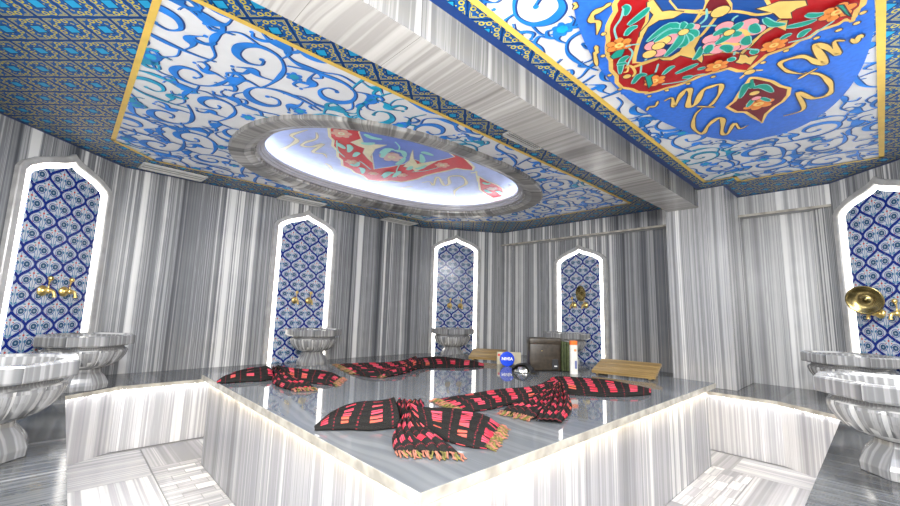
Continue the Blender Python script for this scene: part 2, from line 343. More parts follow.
ART = json.loads('''{"R":[["P","red",0.032,[[2.235,0.968],[2.297,0.989],[2.333,1.029],[2.385,1.08],[2.446,1.114],[2.52,1.141],[2.595,1.185],[2.683,1.225],[2.76,1.236],[2.88,1.29],[2.991,1.295],[3.076,1.334],[3.181,1.339],[3.268,1.287],[3.34,1.272],[3.4,1.222],[3.418,1.23],[3.439,1.159],[3.443,1.076],[3.459,1.013],[3.461,0.974],[3.456,0.894],[3.442,0.827],[3.453,0.757],[3.469,0.69],[3.475,0.645],[3.553,0.61],[3.612,0.559],[3.592,0.539],[3.544,0.492],[3.514,0.455],[3.471,0.417],[3.47,0.346],[3.469,0.278],[3.432,0.236],[3.435,0.182],[3.386,0.133],[3.392,0.091],[3.396,0.041],[3.373,0.007],[3.414,-0.024],[3.356,-0.041],[3.303,-0.051],[3.276,-0.074],[3.164,-0.088],[3.004,-0.053],[2.832,0.052],[2.713,0.189],[2.574,0.247],[2.401,0.453],[2.274,0.63],[2.172,0.803],[2.185,0.9]]],["P","navy",0.02,[[2.316,0.768],[2.379,0.822],[2.527,0.889],[2.604,0.953],[2.692,1.005],[2.783,1.063],[2.901,1.122],[2.949,1.089],[2.961,1.029],[2.974,0.971],[3.021,0.914],[3.026,0.844],[3.123,0.803],[3.153,0.743],[3.194,0.686],[3.212,0.624],[3.194,0.637],[3.279,0.57],[3.334,0.528],[3.228,0.457],[3.181,0.391],[3.126,0.326],[3.078,0.284],[2.982,0.306],[2.757,0.323],[2.611,0.414],[2.456,0.553]]],["P","maroon",0.015,[[2.74,0.673],[2.702,0.622],[2.722,0.569],[2.774,0.506],[2.762,0.518],[2.801,0.489],[2.725,0.473],[2.6,0.481],[2.55,0.532],[2.554,0.528],[2.618,0.581]]],["P","navy",0.012,[[2.546,0.716],[2.631,0.642],[2.659,0.601],[2.606,0.573],[2.525,0.557],[2.382,0.664],[2.439,0.722]]],["p","gold",0,[[2.409,0.844],[2.49,0.837],[2.544,0.89],[2.596,0.961],[2.673,0.998],[2.665,0.967],[2.585,0.9],[2.569,0.828],[2.612,0.758],[2.599,0.687],[2.52,0.748],[2.5,0.783],[2.417,0.784],[2.358,0.784],[2.357,0.824]]],["p","gold",0,[[2.965,0.98],[3.016,0.912],[2.993,0.843],[2.906,0.774],[2.864,0.718],[2.91,0.68],[2.958,0.707],[3.031,0.754],[3.117,0.765],[3.139,0.733],[3.208,0.746],[3.258,0.771],[3.195,0.783],[3.168,0.793],[3.11,0.823],[3.052,0.852],[3.07,0.918],[3.025,0.964]]],["p","gold",0,[[2.867,0.38],[2.886,0.326],[2.889,0.267],[2.989,0.156],[3.05,0.154],[3.042,0.203],[3.056,0.231],[3.128,0.234],[3.074,0.292],[2.995,0.308],[2.924,0.349]]],["p","gold",0,[[3.094,0.291],[3.126,0.253],[3.243,0.279],[3.151,0.319],[3.185,0.391],[3.266,0.459],[3.339,0.529],[3.31,0.547],[3.213,0.465],[3.143,0.385],[3.11,0.324]]],["p","gold",0,[[3.411,0.598],[3.392,0.572],[3.328,0.548],[3.359,0.517],[3.408,0.51],[3.422,0.452],[3.484,0.492],[3.53,0.522],[3.47,0.544],[3.472,0.566]]],["S","gold",0.03,[[2.954,1.164],[2.967,1.07],[2.974,0.971]]],["S","gold",0.028,[[2.912,1.126],[2.821,1.083],[2.692,1.005],[2.64,0.967]]],["S","gold",0.022,[[2.755,0.535],[2.804,0.471],[2.874,0.421],[2.934,0.382],[2.98,0.314]]],["S","gold",0.02,[[2.592,0.69],[2.676,0.615],[2.744,0.536],[2.798,0.492]]],["S","gold",0.022,[[2.744,0.536],[2.829,0.605],[2.923,0.692]]],["S","gold",0.02,[[2.897,1.173],[2.936,1.156],[3.031,1.167],[3.08,1.209]]],["S","gold",0.016,[[2.926,1.199],[2.913,1.173],[2.978,1.205],[2.969,1.231]]],["S","gold",0.02,[[3.605,0.541],[3.666,0.469]]],["S","gold",0.02,[[3.605,0.541],[3.679,0.618]]],["S","gold",0.014,[[3.619,0.544],[3.551,0.621]]],["D","gold",0.03,[[3.042,1.235]]],["D","gold",0.05,[[2.743,0.533]]],["D","gold",0.035,[[3.626,0.545]]],["D","gold",0.016,[[2.438,1.135]]],["D","gold",0.016,[[2.661,1.248]]],["D","gold",0.016,[[2.929,1.324]]],["D","gold",0.016,[[3.184,1.355]]],["D","gold",0.016,[[3.466,1.084]]],["D","gold",0.016,[[3.478,0.926]]],["D","gold",0.016,[[3.503,0.757]]],["D","gold",0.016,[[3.464,1.223]]],["D","gold",0.016,[[3.487,0.309]]],["D","gold",0.016,[[3.456,0.148]]],["D","gold",0.016,[[3.454,0.04]]],["D","gold",0.016,[[3.444,-0.043]]],["D","gold",0.016,[[3.345,-0.073]]],["D","gold",0.016,[[3.541,0.449]]],["S","cloud",0.055,[[3.63,1.161],[3.621,1.093],[3.791,1.136],[3.637,1.035],[3.563,0.971],[3.605,0.947],[3.862,1.039],[3.871,0.984],[3.673,0.876],[3.648,0.806],[3.673,0.743],[3.841,0.801],[3.99,0.905],[3.959,0.959]]],["S","cloud",0.052,[[3.982,0.958],[4.1,1.051],[4.37,1.14],[4.585,1.119],[4.406,1.017],[4.305,0.911],[4.394,0.895],[4.694,0.971],[4.754,0.938],[4.531,0.831],[4.698,0.821],[4.664,0.745]]],["S","cloud",0.03,[[3.923,0.988],[4.047,0.877]]],["S","cloud",0.055,[[3.62,0.018],[3.584,0.068],[3.788,0.062],[3.615,0.115],[3.541,0.164],[3.863,0.133],[3.792,0.176],[3.652,0.231],[3.617,0.296],[3.638,0.364],[3.802,0.338],[3.928,0.258]]],["S","cloud",0.05,[[3.908,0.254],[4.024,0.172],[4.255,0.13],[4.438,0.154],[4.431,0.254],[4.227,0.33],[4.616,0.331],[4.657,0.477]]],["S","cloud",0.03,[[3.98,0.301],[3.894,0.179]]],["S","cloud",0.05,[[2.194,0.969],[2.205,1.019],[2.207,1.09],[2.257,1.128],[2.304,1.104],[2.406,1.167]]],["S","cloud",0.045,[[2.504,1.223],[2.572,1.251],[2.601,1.279],[2.742,1.334]]],["S","cloud",0.03,[[2.036,1.128],[2.073,1.131],[2.084,1.162]]],["S","cloud",0.035,[[3.584,1.196],[3.663,1.247],[3.641,1.292],[3.7,1.334]]],["S","cloud",0.035,[[3.613,-0.012],[3.693,-0.031],[3.601,-0.05],[3.653,-0.065]]],["P","maroon",0.028,[[3.706,0.554],[3.804,0.607],[3.898,0.662],[4.033,0.727],[4.112,0.8],[4.271,0.763],[4.326,0.706],[4.508,0.672],[4.677,0.639],[4.499,0.582],[4.389,0.509],[4.322,0.438],[4.219,0.388],[4.097,0.366],[4.012,0.409],[3.878,0.446],[3.795,0.49],[3.734,0.525]]],["F","orange",0.13,[[4.172,0.582],[4.3,0.603]]],["L","teal",0.05,[[3.891,0.573],[3.798,0.594],[4.013,0.685]]],["L","teal",0.05,[[3.891,0.573],[3.916,0.509],[4.082,0.471]]],["S","teal",0.02,[[3.734,0.553],[3.893,0.57]]],["L","teal",0.03,[[4.078,0.596],[4.231,0.675]]],["L","teal",0.03,[[4.118,0.554],[4.239,0.512]]],["D","pink",0.035,[[4.1,0.585]]],["D","gold",0.035,[[3.99,0.579]]],["F","orange",0.1,[[2.611,1.107]]],["F","orange",0.095,[[3.234,1.097]]],["F","orange",0.09,[[3.347,0.695]]],["F","orange",0.09,[[3.339,0.357]]],["F","orange",0.1,[[3.218,0.035]]],["p","teal",0,[[2.687,1.206],[2.65,1.143],[2.674,1.091],[2.745,1.147],[2.73,1.206]]],["p","teal",0,[[3.127,1.051],[3.118,1.128],[3.318,1.176],[3.263,1.121],[3.164,1.098]]],["p","teal",0,[[3.139,0.034],[3.158,0.005],[3.327,-0.023],[3.271,0.002],[3.208,0.015]]],["L","teal",0.04,[[2.451,0.977],[2.416,0.879],[2.383,0.819]]],["L","teal",0.035,[[2.26,0.923],[2.303,0.92],[2.354,0.953]]],["L","teal",0.035,[[2.539,1.032],[2.496,0.979],[2.503,0.936]]],["L","teal",0.04,[[2.77,1.106],[2.795,1.169],[2.95,1.251]]],["L","teal",0.03,[[2.81,1.216],[2.844,1.15]]],["L","teal",0.03,[[3.184,1.019],[3.13,0.95],[3.129,0.913]]],["L","teal",0.035,[[3.235,0.946],[3.222,0.856],[3.209,0.781]]],["L","teal",0.035,[[3.331,0.926],[3.362,0.859]]],["L","teal",0.04,[[3.15,1.238],[3.066,1.148],[3.104,1.109]]],["L","teal",0.025,[[3.284,0.807],[3.301,0.758]]],["L","teal",0.04,[[3.164,0.269],[3.2,0.194],[3.207,0.127]]],["L","teal",0.04,[[3.35,0.223],[3.301,0.196],[3.3,0.161]]],["L","teal",0.035,[[3.104,0.168],[3.154,0.131],[3.167,0.091]]],["L","teal",0.03,[[3.287,0.312],[3.264,0.281],[3.276,0.257]]],["L","teal",0.035,[[2.968,0.352],[3.069,0.327],[3.127,0.268]]],["L","teal",0.04,[[3.284,0.467],[3.359,0.46]]],["L","teal",0.04,[[3.283,0.603],[3.345,0.589]]],["L","teal",0.035,[[3.002,0.702],[3.091,0.748],[3.132,0.794]]],["S","stem",0.014,[[2.525,1.084],[2.415,1.049],[2.35,0.979],[2.274,0.929]]],["S","stem",0.014,[[2.641,1.076],[2.656,1.034],[2.683,0.996]]],["S","stem",0.014,[[3.312,1.07],[3.38,0.928],[3.358,0.846],[3.384,0.78]]],["S","stem",0.014,[[3.035,1.129],[2.938,1.084]]],["S","stem",0.014,[[3.103,1.043],[3.002,0.987]]],["S","stem",0.014,[[3.355,0.283],[3.374,0.194],[3.323,0.103],[3.286,0.051]]],["S","stem",0.014,[[2.865,1.159],[2.748,1.071],[2.673,1.065]]],["S","stem",0.014,[[3.263,0.572],[3.182,0.545]]],["S","stem",0.014,[[3.211,0.515],[3.318,0.433]]],["S","stem",0.014,[[2.758,0.678],[2.717,0.606],[2.622,0.577]]],["S","stem",0.014,[[2.891,1.041],[2.867,1.006]]],["S","stem",0.014,[[2.758,0.678],[2.815,0.592],[2.892,0.541]]],["S","stem",0.014,[[2.9,0.51],[2.835,0.487],[2.822,0.457]]],["D","pink",0.05,[[2.755,0.94]]],["D","pink",0.045,[[2.868,0.934]]],["D","pink",0.06,[[2.766,0.819]]],["D","pink",0.04,[[2.753,0.687]]],["D","gold",0.05,[[2.749,0.869]]],["D","gold",0.045,[[2.835,0.988]]],["D","gold",0.04,[[2.785,0.91]]],["L","teal",0.045,[[2.745,0.742],[2.621,0.782],[2.683,0.949]]],["L","teal",0.045,[[2.745,0.742],[2.71,0.726],[2.642,0.715]]],["L","teal",0.045,[[2.745,0.742],[2.725,0.699],[2.686,0.693]]],["L","teal",0.045,[[2.746,0.736],[2.795,0.698],[2.858,0.695]]],["L","teal",0.045,[[2.764,0.742],[2.844,0.734],[2.875,0.753]]],["L","teal",0.045,[[2.756,0.75],[2.877,0.776],[2.874,0.82]]],["L","teal",0.045,[[2.756,0.75],[2.844,0.81],[2.936,0.922]]],["L","teal",0.045,[[2.738,0.745],[2.682,0.802],[2.717,0.915]]],["D","gold",0.03,[[2.746,0.741]]],["D","pink",0.09,[[3.025,0.537]]],["D","pink",0.06,[[2.951,0.436]]],["D","pink",0.05,[[3.047,0.406]]],["D","pink",0.05,[[3.168,0.506]]],["D","pink",0.05,[[2.868,0.542]]],["D","pink",0.04,[[3.158,0.555]]],["D","pink",0.05,[[2.942,0.634]]],["D","pink",0.05,[[3.098,0.63]]],["D","pink",0.04,[[3.014,0.662]]],["S","gold",0.03,[[2.948,0.531],[2.977,0.478],[3.047,0.454],[3.133,0.489],[3.097,0.553],[3.018,0.607]]],["L","teal",0.05,[[2.948,0.531],[2.923,0.487],[2.891,0.452]]],["L","teal",0.05,[[2.948,0.531],[2.999,0.502],[3.004,0.474]]],["L","teal",0.05,[[2.948,0.531],[2.991,0.56],[3.022,0.629]]],["L","teal",0.05,[[2.948,0.531],[2.898,0.559],[2.915,0.613]]],["L","teal",0.05,[[3.067,0.457],[3.121,0.477],[3.179,0.468]]],["L","teal",0.05,[[2.955,0.409],[3.02,0.411],[3.079,0.398]]],["L","teal",0.05,[[3.068,0.608],[3.122,0.579],[3.185,0.582]]],["L","teal",0.05,[[2.997,0.654],[3.051,0.678],[3.085,0.698]]],["D","gold",0.03,[[2.946,0.533]]]],"L":[["P","red",0.04,[[2.169,4.572],[2.291,4.788],[2.379,4.859],[2.458,5.035],[2.594,5.149],[2.712,5.36],[2.818,5.436],[2.948,5.656],[3.123,5.705],[3.259,5.81],[3.428,5.837],[3.615,5.968],[3.807,5.871],[3.923,5.713],[4.083,5.63],[4.122,5.527],[4.167,5.287],[4.149,5.03],[4.181,4.798],[4.228,4.594],[4.249,4.412],[4.384,4.349],[4.481,4.278],[4.392,4.172],[3.978,3.989],[3.448,3.903],[2.865,3.887],[2.46,4.102],[2.109,4.189]]],["P","navy_lit",0.02,[[2.484,4.386],[2.764,4.706],[2.974,4.854],[3.185,5.145],[3.385,5.418],[3.439,5.272],[3.502,5.119],[3.538,4.992],[3.575,4.859],[3.511,4.601],[3.755,4.606],[3.816,4.429],[3.869,4.212],[3.891,4.084],[3.488,3.948],[2.928,3.97],[2.514,4.187],[2.361,4.053]]],["p","gold",0,[[2.566,4.743],[2.604,4.534],[2.731,4.652],[2.965,4.444],[2.935,4.704],[3.04,4.983],[3.231,5.207],[3.072,5.105],[2.885,4.95],[2.815,4.788],[2.696,4.779]]],["p","gold",0,[[3.309,4.324],[3.529,4.581],[3.706,4.716],[3.78,4.469],[3.834,4.409],[3.918,5.025],[3.774,4.935],[3.628,4.975],[3.529,4.688],[3.373,4.446]]],["S","gold",0.07,[[1.863,5.815],[1.998,5.812],[2.04,5.531],[2.037,5.225],[1.917,5.108],[1.993,4.796]]],["S","gold",0.06,[[2.107,4.788],[2.195,4.973],[2.147,5.193],[2.166,5.35],[2.283,5.269],[2.344,5.069],[2.371,5.457],[2.51,5.406],[2.619,5.524]]],["S","gold",0.06,[[2.715,5.772],[2.795,5.801],[2.986,6.021]]],["S","gold",0.06,[[4.345,5.383],[4.407,5.239],[4.583,5.346],[4.339,4.998],[4.392,4.967],[4.711,5.203],[4.704,5.056],[4.452,4.79],[4.578,4.622],[4.902,4.834],[4.993,5.126],[5.143,5.383],[5.52,5.709],[5.783,5.716],[5.59,5.43],[5.572,5.221],[6.002,5.57],[6.134,5.417]]],["S","gold",0.06,[[4.294,5.914],[4.327,5.795],[4.39,5.691]]],["S","gold",0.05,[[5.477,4.342],[5.643,4.393],[5.795,4.47]]],["S","gold",0.03,[[4.533,4.258],[4.964,4.615]]],["S","gold",0.04,[[4.55,4.39],[4.595,4.276]]],["P","red",0.035,[[4.753,4.401],[5.03,4.469],[5.327,4.481],[5.576,4.551],[5.952,4.826],[6.225,5.101],[6.014,5.101],[5.681,5.042],[5.336,4.904],[4.974,4.604]]],["F","orange",0.15,[[2.343,4.575]]],["F","orange",0.12,[[2.965,5.386]]],["F","orange",0.1,[[3.485,5.6]]],["F","orange",0.17,[[3.209,4.749]]],["F","orange",0.12,[[3.841,5.305]]],["F","orange",0.13,[[3.991,4.461]]],["F","pink",0.2,[[3.262,4.768]]],["F","pink",0.12,[[5.425,4.688]]],["L","teal",0.07,[[2.441,4.877],[2.543,4.943],[2.625,4.992]]],["L","teal",0.07,[[2.58,4.815],[2.661,4.908],[2.726,5.073]]],["L","teal",0.07,[[2.869,5.169],[2.832,5.007],[2.832,4.958]]],["L","teal",0.07,[[2.986,5.476],[3.084,5.484],[3.04,5.304]]],["L","teal",0.07,[[3.165,5.513],[3.248,5.543],[3.364,5.733]]],["L","teal",0.07,[[3.663,5.603],[3.62,5.385],[3.634,5.306]]],["L","teal",0.07,[[3.813,5.506],[3.739,5.254],[3.707,5.162]]],["L","teal",0.07,[[3.742,5.031],[3.745,4.966],[3.699,4.839]]],["L","teal",0.07,[[3.812,4.893],[3.843,4.798],[3.823,4.644]]],["L","teal",0.07,[[3.163,4.875],[3.081,4.665],[3.095,4.555]]],["L","teal",0.07,[[3.129,4.518],[3.254,4.478],[3.396,4.622]]],["L","teal",0.07,[[3.482,4.961],[3.469,4.808],[3.396,4.622]]],["L","teal",0.07,[[3.427,4.291],[3.499,4.261],[3.634,4.262]]],["L","teal",0.07,[[3.694,4.617],[3.642,4.511],[3.469,4.342]]],["L","teal",0.07,[[2.548,4.356],[2.671,4.382],[2.799,4.326]]],["L","teal",0.07,[[3.061,4.759],[3.037,4.548],[3.124,4.5]]],["L","teal",0.07,[[2.666,4.636],[2.748,4.59],[2.798,4.494]]],["L","teal",0.07,[[3.719,5.645],[3.648,5.387],[3.682,5.285]]],["L","teal",0.07,[[5.025,4.547],[5.141,4.567],[5.144,4.488]]],["L","teal",0.07,[[5.569,4.726],[5.656,4.713],[5.882,4.813]]],["L","teal",0.07,[[5.356,4.799],[5.525,4.861],[5.613,4.849]]],["S","stem",0.02,[[2.398,4.797],[2.572,5.097],[2.778,5.268]]],["S","stem",0.02,[[3.336,5.446],[3.137,5.31],[3.0,5.238]]],["S","stem",0.02,[[3.835,5.447],[3.635,5.148],[3.519,4.92]]],["S","stem",0.02,[[2.958,4.259],[3.105,4.36],[3.202,4.534]]],["S","stem",0.02,[[3.852,5.034],[3.961,4.851],[4.006,4.56]]]]}''')
CLOTHS = json.loads('''[[[0,[[2.076,2.813,1.735,2.285],[2.077,2.878,1.702,2.296],[1.962,2.92,1.548,2.346],[1.838,2.948,1.448,2.452],[1.673,2.909,1.387,2.486],[1.512,2.81,1.338,2.525],[1.301,2.639,1.272,2.577]]],[1,[[2.04,2.592,1.843,2.292],[2.107,2.503,1.811,2.084],[2.286,2.367,1.783,1.875],[2.385,2.142,1.819,1.708],[2.308,1.868,1.884,1.634]]],[1,[[1.861,2.406,1.89,2.351],[1.614,2.185,1.804,2.116],[1.478,2.004,1.738,1.887],[1.423,1.9,1.674,1.638]]],[0,[[1.849,2.415,1.928,2.388],[2.01,2.735,2.094,2.475],[2.124,2.866,2.325,2.739]]]],[[0,[[3.84,2.577,3.678,2.304],[4.385,2.691,3.703,2.196],[4.558,2.49,3.829,1.989],[4.627,2.206,3.988,1.845],[4.588,1.909,4.181,1.733],[4.688,1.77,4.398,1.663]]],[1,[[3.771,2.457,3.686,2.298],[3.501,2.491,3.266,2.214],[3.169,2.555,2.895,2.246],[2.789,2.668,2.548,2.247],[2.484,2.765,2.377,2.336]]],[1,[[3.752,2.374,3.712,2.279],[3.033,2.189,3.1,2.001],[2.752,2.134,2.819,1.884],[2.596,2.131,2.631,1.846]]],[0,[[3.818,2.391,3.84,2.311],[3.003,1.987,3.353,1.95],[2.742,1.868,3.022,1.768],[2.603,1.799,2.704,1.655]]]],[[0,[[1.927,5.188,1.73,4.551],[1.823,5.227,1.607,4.525],[1.695,5.217,1.487,4.551],[1.518,5.095,1.372,4.582],[1.398,4.931,1.302,4.596],[1.231,4.714,1.21,4.627]]],[1,[[1.901,4.927,1.829,4.56],[2.062,4.976,1.874,4.453],[2.181,4.741,1.919,4.202],[2.371,4.615,2.013,4.032],[2.364,4.195,2.089,3.878]]],[1,[[1.775,4.675,1.871,4.611],[1.646,4.322,1.853,4.248],[1.631,4.073,1.859,3.975],[1.657,3.874,1.856,3.791]]],[0,[[1.814,4.813,1.922,4.74],[1.909,5.105,2.046,4.967],[1.981,5.271,2.117,5.113]]]],[[0,[[3.691,4.78,3.533,4.353],[4.12,4.986,3.647,4.301],[4.421,4.951,3.871,4.247],[4.609,4.575,4.109,4.095],[4.64,4.124,4.438,3.943]]],[1,[[3.906,4.841,3.578,4.324],[3.618,4.825,3.282,4.203],[3.169,4.809,2.934,4.061],[2.971,5.049,2.692,4.054],[2.826,5.199,2.614,4.363]]],[1,[[3.707,4.707,3.555,4.338],[3.194,4.361,3.153,4.096],[2.711,4.298,2.786,3.99]]]]]''')
EXPO = 1.3

# ------------------------------------------------------------------ room shell
ZC, ZB, ZF = 1.9, -1.0, -1.75          # ceiling, bench tops, floor
W1a, W12, W23, W34 = (-.76, 6.08), (.42, 7.3), (5.95, 7.3), (7.65, 6.3)
W45, W5b, W6b, W7b = (7.65, .36), (6.49, -.8), (.05, -.8), (-.76, .01)
UR = 7.9                                # recessed lower face of the right wall
def wallbox(name, a, b, z0, z1, mat, th=.16, ext=.0):
    a, b = Vector(a), Vector(b); d = (b-a).normalized(); n = Vector((-d.y, d.x))
    a2, b2 = a-d*ext, b+d*ext
    bm = BM(); pts = [(a2.x*K, a2.y*K), (b2.x*K, b2.y*K), ((b2+n*th).x*K, (b2+n*th).y*K), ((a2+n*th).x*K, (a2+n*th).y*K)]
    prism(bm, pts, (z0+1.75)*K, (z1+1.75)*K)
    return tag(obj(name, bm, M[mat]), kind='structure')
wallbox('wall_left_corner', W1a, W12, ZF, ZC, 'wall')
wallbox('wall_left', W12, W23, ZF, ZC, 'wall')
wallbox('wall_back', W23, (7.9, 6.153), ZF, ZC, 'wall')
wallbox('wall_right', (UR, 6.15), (UR, 1.9), ZF, ZC, 'wall')
wallbox('wall_right_end', (UR, 1.9), (UR, .61), ZF, ZC, 'wall_light')
wallbox('wall_right_corner', (7.9, .61), W5b, ZF, ZC, 'wall')
wallbox('wall_near_right', W5b, W6b, ZF, ZC, 'wall')
wallbox('wall_near', W6b, W7b, ZF, ZC, 'wall')
wallbox('wall_near_left', W7b, W1a, ZF, ZC, 'wall')
for k, (va, vb, m) in enumerate(((6.3, 2.24, 'wall'), (1.44, .36, 'wall_light'))):       # wall head projecting above a shadow ledge
    bm = BM(); z0 = (1.585+1.75)*K
    pts = [(7.65*K, vb*K), (UR*K, vb*K + (.25*K if k else 0)), (UR*K, (va-(.147 if not k else 0))*K), (7.65*K, va*K)]
    prism(bm, pts, z0, (ZC+1.75)*K-.001)
    prism(bm, [(7.635*K, (vb-(.0 if k else 0))*K), (7.66*K, vb*K), (7.66*K, va*K), (7.635*K, va*K)], z0-.012, z0+.012, mi=1)
    tag(obj('trim_%d' % (k+1), bm, [M[m], M['nosing']]), kind='structure')
# column and beam
bm = BM(); box(bm, (6.8*K, 1.44*K, (ZB+1.75)*K+.001), (UR*K-.001, 2.24*K, (ZC+1.75)*K-.001), bev=.002)
tag(obj('trim_3', bm, M['column']), kind='structure')
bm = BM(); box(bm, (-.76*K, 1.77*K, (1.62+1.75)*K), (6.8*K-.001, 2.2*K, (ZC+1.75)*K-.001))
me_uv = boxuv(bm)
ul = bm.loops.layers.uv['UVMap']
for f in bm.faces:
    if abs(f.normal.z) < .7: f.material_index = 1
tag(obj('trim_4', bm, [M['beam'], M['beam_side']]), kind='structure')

# floor: border slabs round a field of small bricks
def quad(bm, pts, z, uvs, mi=0):
    l = bm.loops.layers.uv['UVMap']
    f = bm.faces.new([bm.verts.new(P(x, y, z)) for x, y in pts]); f.material_index = mi
    for lp, q in zip(f.loops, uvs): lp[l].uv = q
    return f
bm = BM()
base = P(0, 0, ZF).z
prism(bm, [(-.9*K, -1.0*K), (8.1*K, -1.0*K), (8.1*K, 7.5*K), (-.9*K, 7.5*K)], base-.1, base-.004, mi=2)
def slabs(u0, v0, u1, v1, nu, nv, mi, flip, gap=.006, jit=True, alt=False):
    for i in range(nu):
        for j in range(nv):
            a, b = u0+(u1-u0)*i/nu+gap, u0+(u1-u0)*(i+1)/nu-gap
            c, d = v0+(v1-v0)*j/nv+gap, v0+(v1-v0)*(j+1)/nv-gap
            ox, oy = random.uniform(0, 50), random.uniform(0, 50)
            pts = [(a, c), (b, c), (b, d), (a, d)]
            fl = flip ^ (alt and (i+j) % 2 == 1)
            quad(bm, pts, ZF, [((y if fl else x)*K+ox, (x if fl else y)*K+oy) for x, y in pts], mi)
slabs(.13, .37, .87, 6.22, 1, 6, 0, False, alt=True)
slabs(5.8, .37, 6.42, 6.22, 1, 6, 0, False, alt=True)
slabs(.87, 5.47, 5.8, 6.22, 5, 1, 0, False, alt=True)
slabs(.87, .37, 5.8, 1.12, 5, 1, 0, True, alt=True)
# bricks only where they are not under the platform
def bricks(u0, v0, u1, v1, along_u):
    L, Wd = .26, .125
    if along_u:
        n = round((v1-v0)/Wd)
        for j in range(n):
            x = u0-(L/2 if j % 2 else 0)
            while x < u1-.02:
                a, b = max(x, u0), min(x+L, u1)
                if b-a > .03: slabs(a, v0+(v1-v0)*j/n, b, v0+(v1-v0)*(j+1)/n, 1, 1, 0, True, gap=.004)
                x += L
    else:
        n = round((u1-u0)/Wd)
        for i in range(n):
            y = v0-(L/2 if i % 2 else 0)
            while y < v1-.02:
                a, b = max(y, v0), min(y+L, v1)
                if b-a > .03: slabs(u0+(u1-u0)*i/n, a, u0+(u1-u0)*(i+1)/n, b, 1, 1, 0, True, gap=.004)
                y += L
bricks(.87, 1.12, 1.3, 5.47, True); bricks(1.3, 1.12, 5.8, 1.53, True)
bricks(5.75, 1.53, 5.8, 5.47, True); bricks(1.3, 5.25, 5.75, 5.47, True)
tag(obj('floor', bm, [M['floor'], M['nosing'], flat('grey grout', (.20, .20, .21), .8)], auto_uv=False), kind='structure')
# restore box uv for the bed below is not needed (grout is plain)

# ------------------------------------------------------------------ ceiling
OC = (3.6, 4.8); OA = (2.42, 1.62)       # oval recess centre and half axes
def oval(t, d=0.0, e=2.35):
    c, s = math.cos(t), math.sin(t)
    return (OC[0]+(OA[0]-d)*math.copysign(abs(c)**(2/e), c), OC[1]+(OA[1]-d)*math.copysign(abs(s)**(2/e), s))
def ray_poly(o, dirn, poly):
    best = None
    for i in range(len(poly)):
        a, b = Vector(poly[i]), Vector(poly[(i+1) % len(poly)]); e = b-a
        den = dirn.x*e.y-dirn.y*e.x
        if abs(den) < 1e-9: continue
        w = a-o; t = (w.x*e.y-w.y*e.x)/den; s = (w.x*dirn.y-w.y*dirn.x)/den
        if t > 1e-6 and -1e-6 <= s <= 1+1e-6 and (best is None or t < best): best = t
    return o+dirn*best
def holed(bm, poly, z, d=.1, mi=0, flipuv=False):
    """polygon with the oval hole, as a fan of quads"""
    l = bm.loops.layers.uv['UVMap']
    o = Vector(OC); ang = [2*PI*i/72 for i in range(72)]+[math.atan2(p[1]-o.y, p[0]-o.x) % (2*PI) for p in poly]
    ang = sorted(set(round(a, 6) for a in ang))
    rin = []
    for a in ang:
        dv = Vector((math.cos(a), math.sin(a)))
        e = 2.35; k = (abs(dv.x/(OA[0]-d))**e+abs(dv.y/(OA[1]-d))**e)**(-1/e)
        rin.append((o+dv*k, ray_poly(o, dv, poly)))
    for i in range(len(ang)):
        (a, b), (c, d_) = rin[i], rin[(i+1) % len(ang)]
        f = bm.faces.new([bm.verts.new(P(q.x, q.y, z)) for q in (a, c, d_, b)]); f.material_index = mi
        for lp in f.loops: lp[l].uv = (lp.vert.co.x, lp.vert.co.y)
ROOM = [W7b, W6b, W5b, (7.9, .61), (7.9, 6.15), W23, W12, W1a]
LEFT = [(.215, 2.81), (6.87, 2.81), (6.87, 5.1), (5.62, 6.66), (.68, 6.60), (.215, 6.12)]
RIGHT = [(.1, -.15), (6.72, -.15), (6.69, 1.22), (6.43, 1.22), (6.43, 1.57), (.1, 1.57)]
bm = BM(); holed(bm, ROOM, ZC, .12)
holed(bm, ROOM, ZC+.7, 2.2 if False else .12)
tag(obj('ceiling', bm, M['border'], auto_uv=False), kind='structure')
ceil = bpy.data.objects['ceiling']
E_ = 1/K
Z1, Z2 = ZC-.002*E_, ZC-.0055*E_
bm = BM(); holed(bm, LEFT, Z1, .12)
f = bm.faces.new([bm.verts.new(P(x, y, Z1)) for x, y in RIGHT])
obj('painted_field', bm, M['white_paint'], ceil)
def stroke_pts(pts, wid):
    """left/right edges of a ribbon"""
    L_, R_ = [], []
    for i, p in enumerate(pts):
        t = (pts[min(i+1, len(pts)-1)]-pts[max(i-1, 0)])
        t = t.normalized() if t.length > 1e-9 else Vector((1, 0)); n = Vector((-t.y, t.x))
        w = wid(i/(len(pts)-1))/2; L_.append(p+n*w); R_.append(p-n*w)
    return L_, R_
def clip(poly, conv):
    out = poly
    for i in range(len(conv)):
        a, b = Vector(conv[i]), Vector(conv[(i+1) % len(conv)]); n = Vector((-(b-a).y, (b-a).x))
        inp, out = out, []
        for j in range(len(inp)):
            p, q = inp[j], inp[(j+1) % len(inp)]; dp, dq = (p-a).dot(n), (q-a).dot(n)
            if dp >= 0: out.append(p)
            if (dp >= 0) != (dq >= 0): out.append(p+(q-p)*(dp/(dp-dq)))
        if len(out) < 3: return []
    return out
def addpoly(bm, pts, z, mi=0, conv=None, hole=None):
    if hole and hole(sum((Vector(p) for p in pts), Vector((0, 0)))/len(pts)): return
    if conv: pts = clip([Vector(p) for p in pts], conv)
    if len(pts) < 3: return
    try: bm.faces.new([bm.verts.new(P(p[0], p[1], z)) for p in pts]).material_index = mi
    except ValueError: pass
def stroke(bm, pts, wid, z, mi=0, conv=None, hole=None):
    L_, R_ = stroke_pts(pts, wid)
    for i in range(len(pts)-1):
        addpoly(bm, [R_[i], R_[i+1], L_[i+1], L_[i]], z-(i % 3)*.00003*E_, mi, conv, hole)
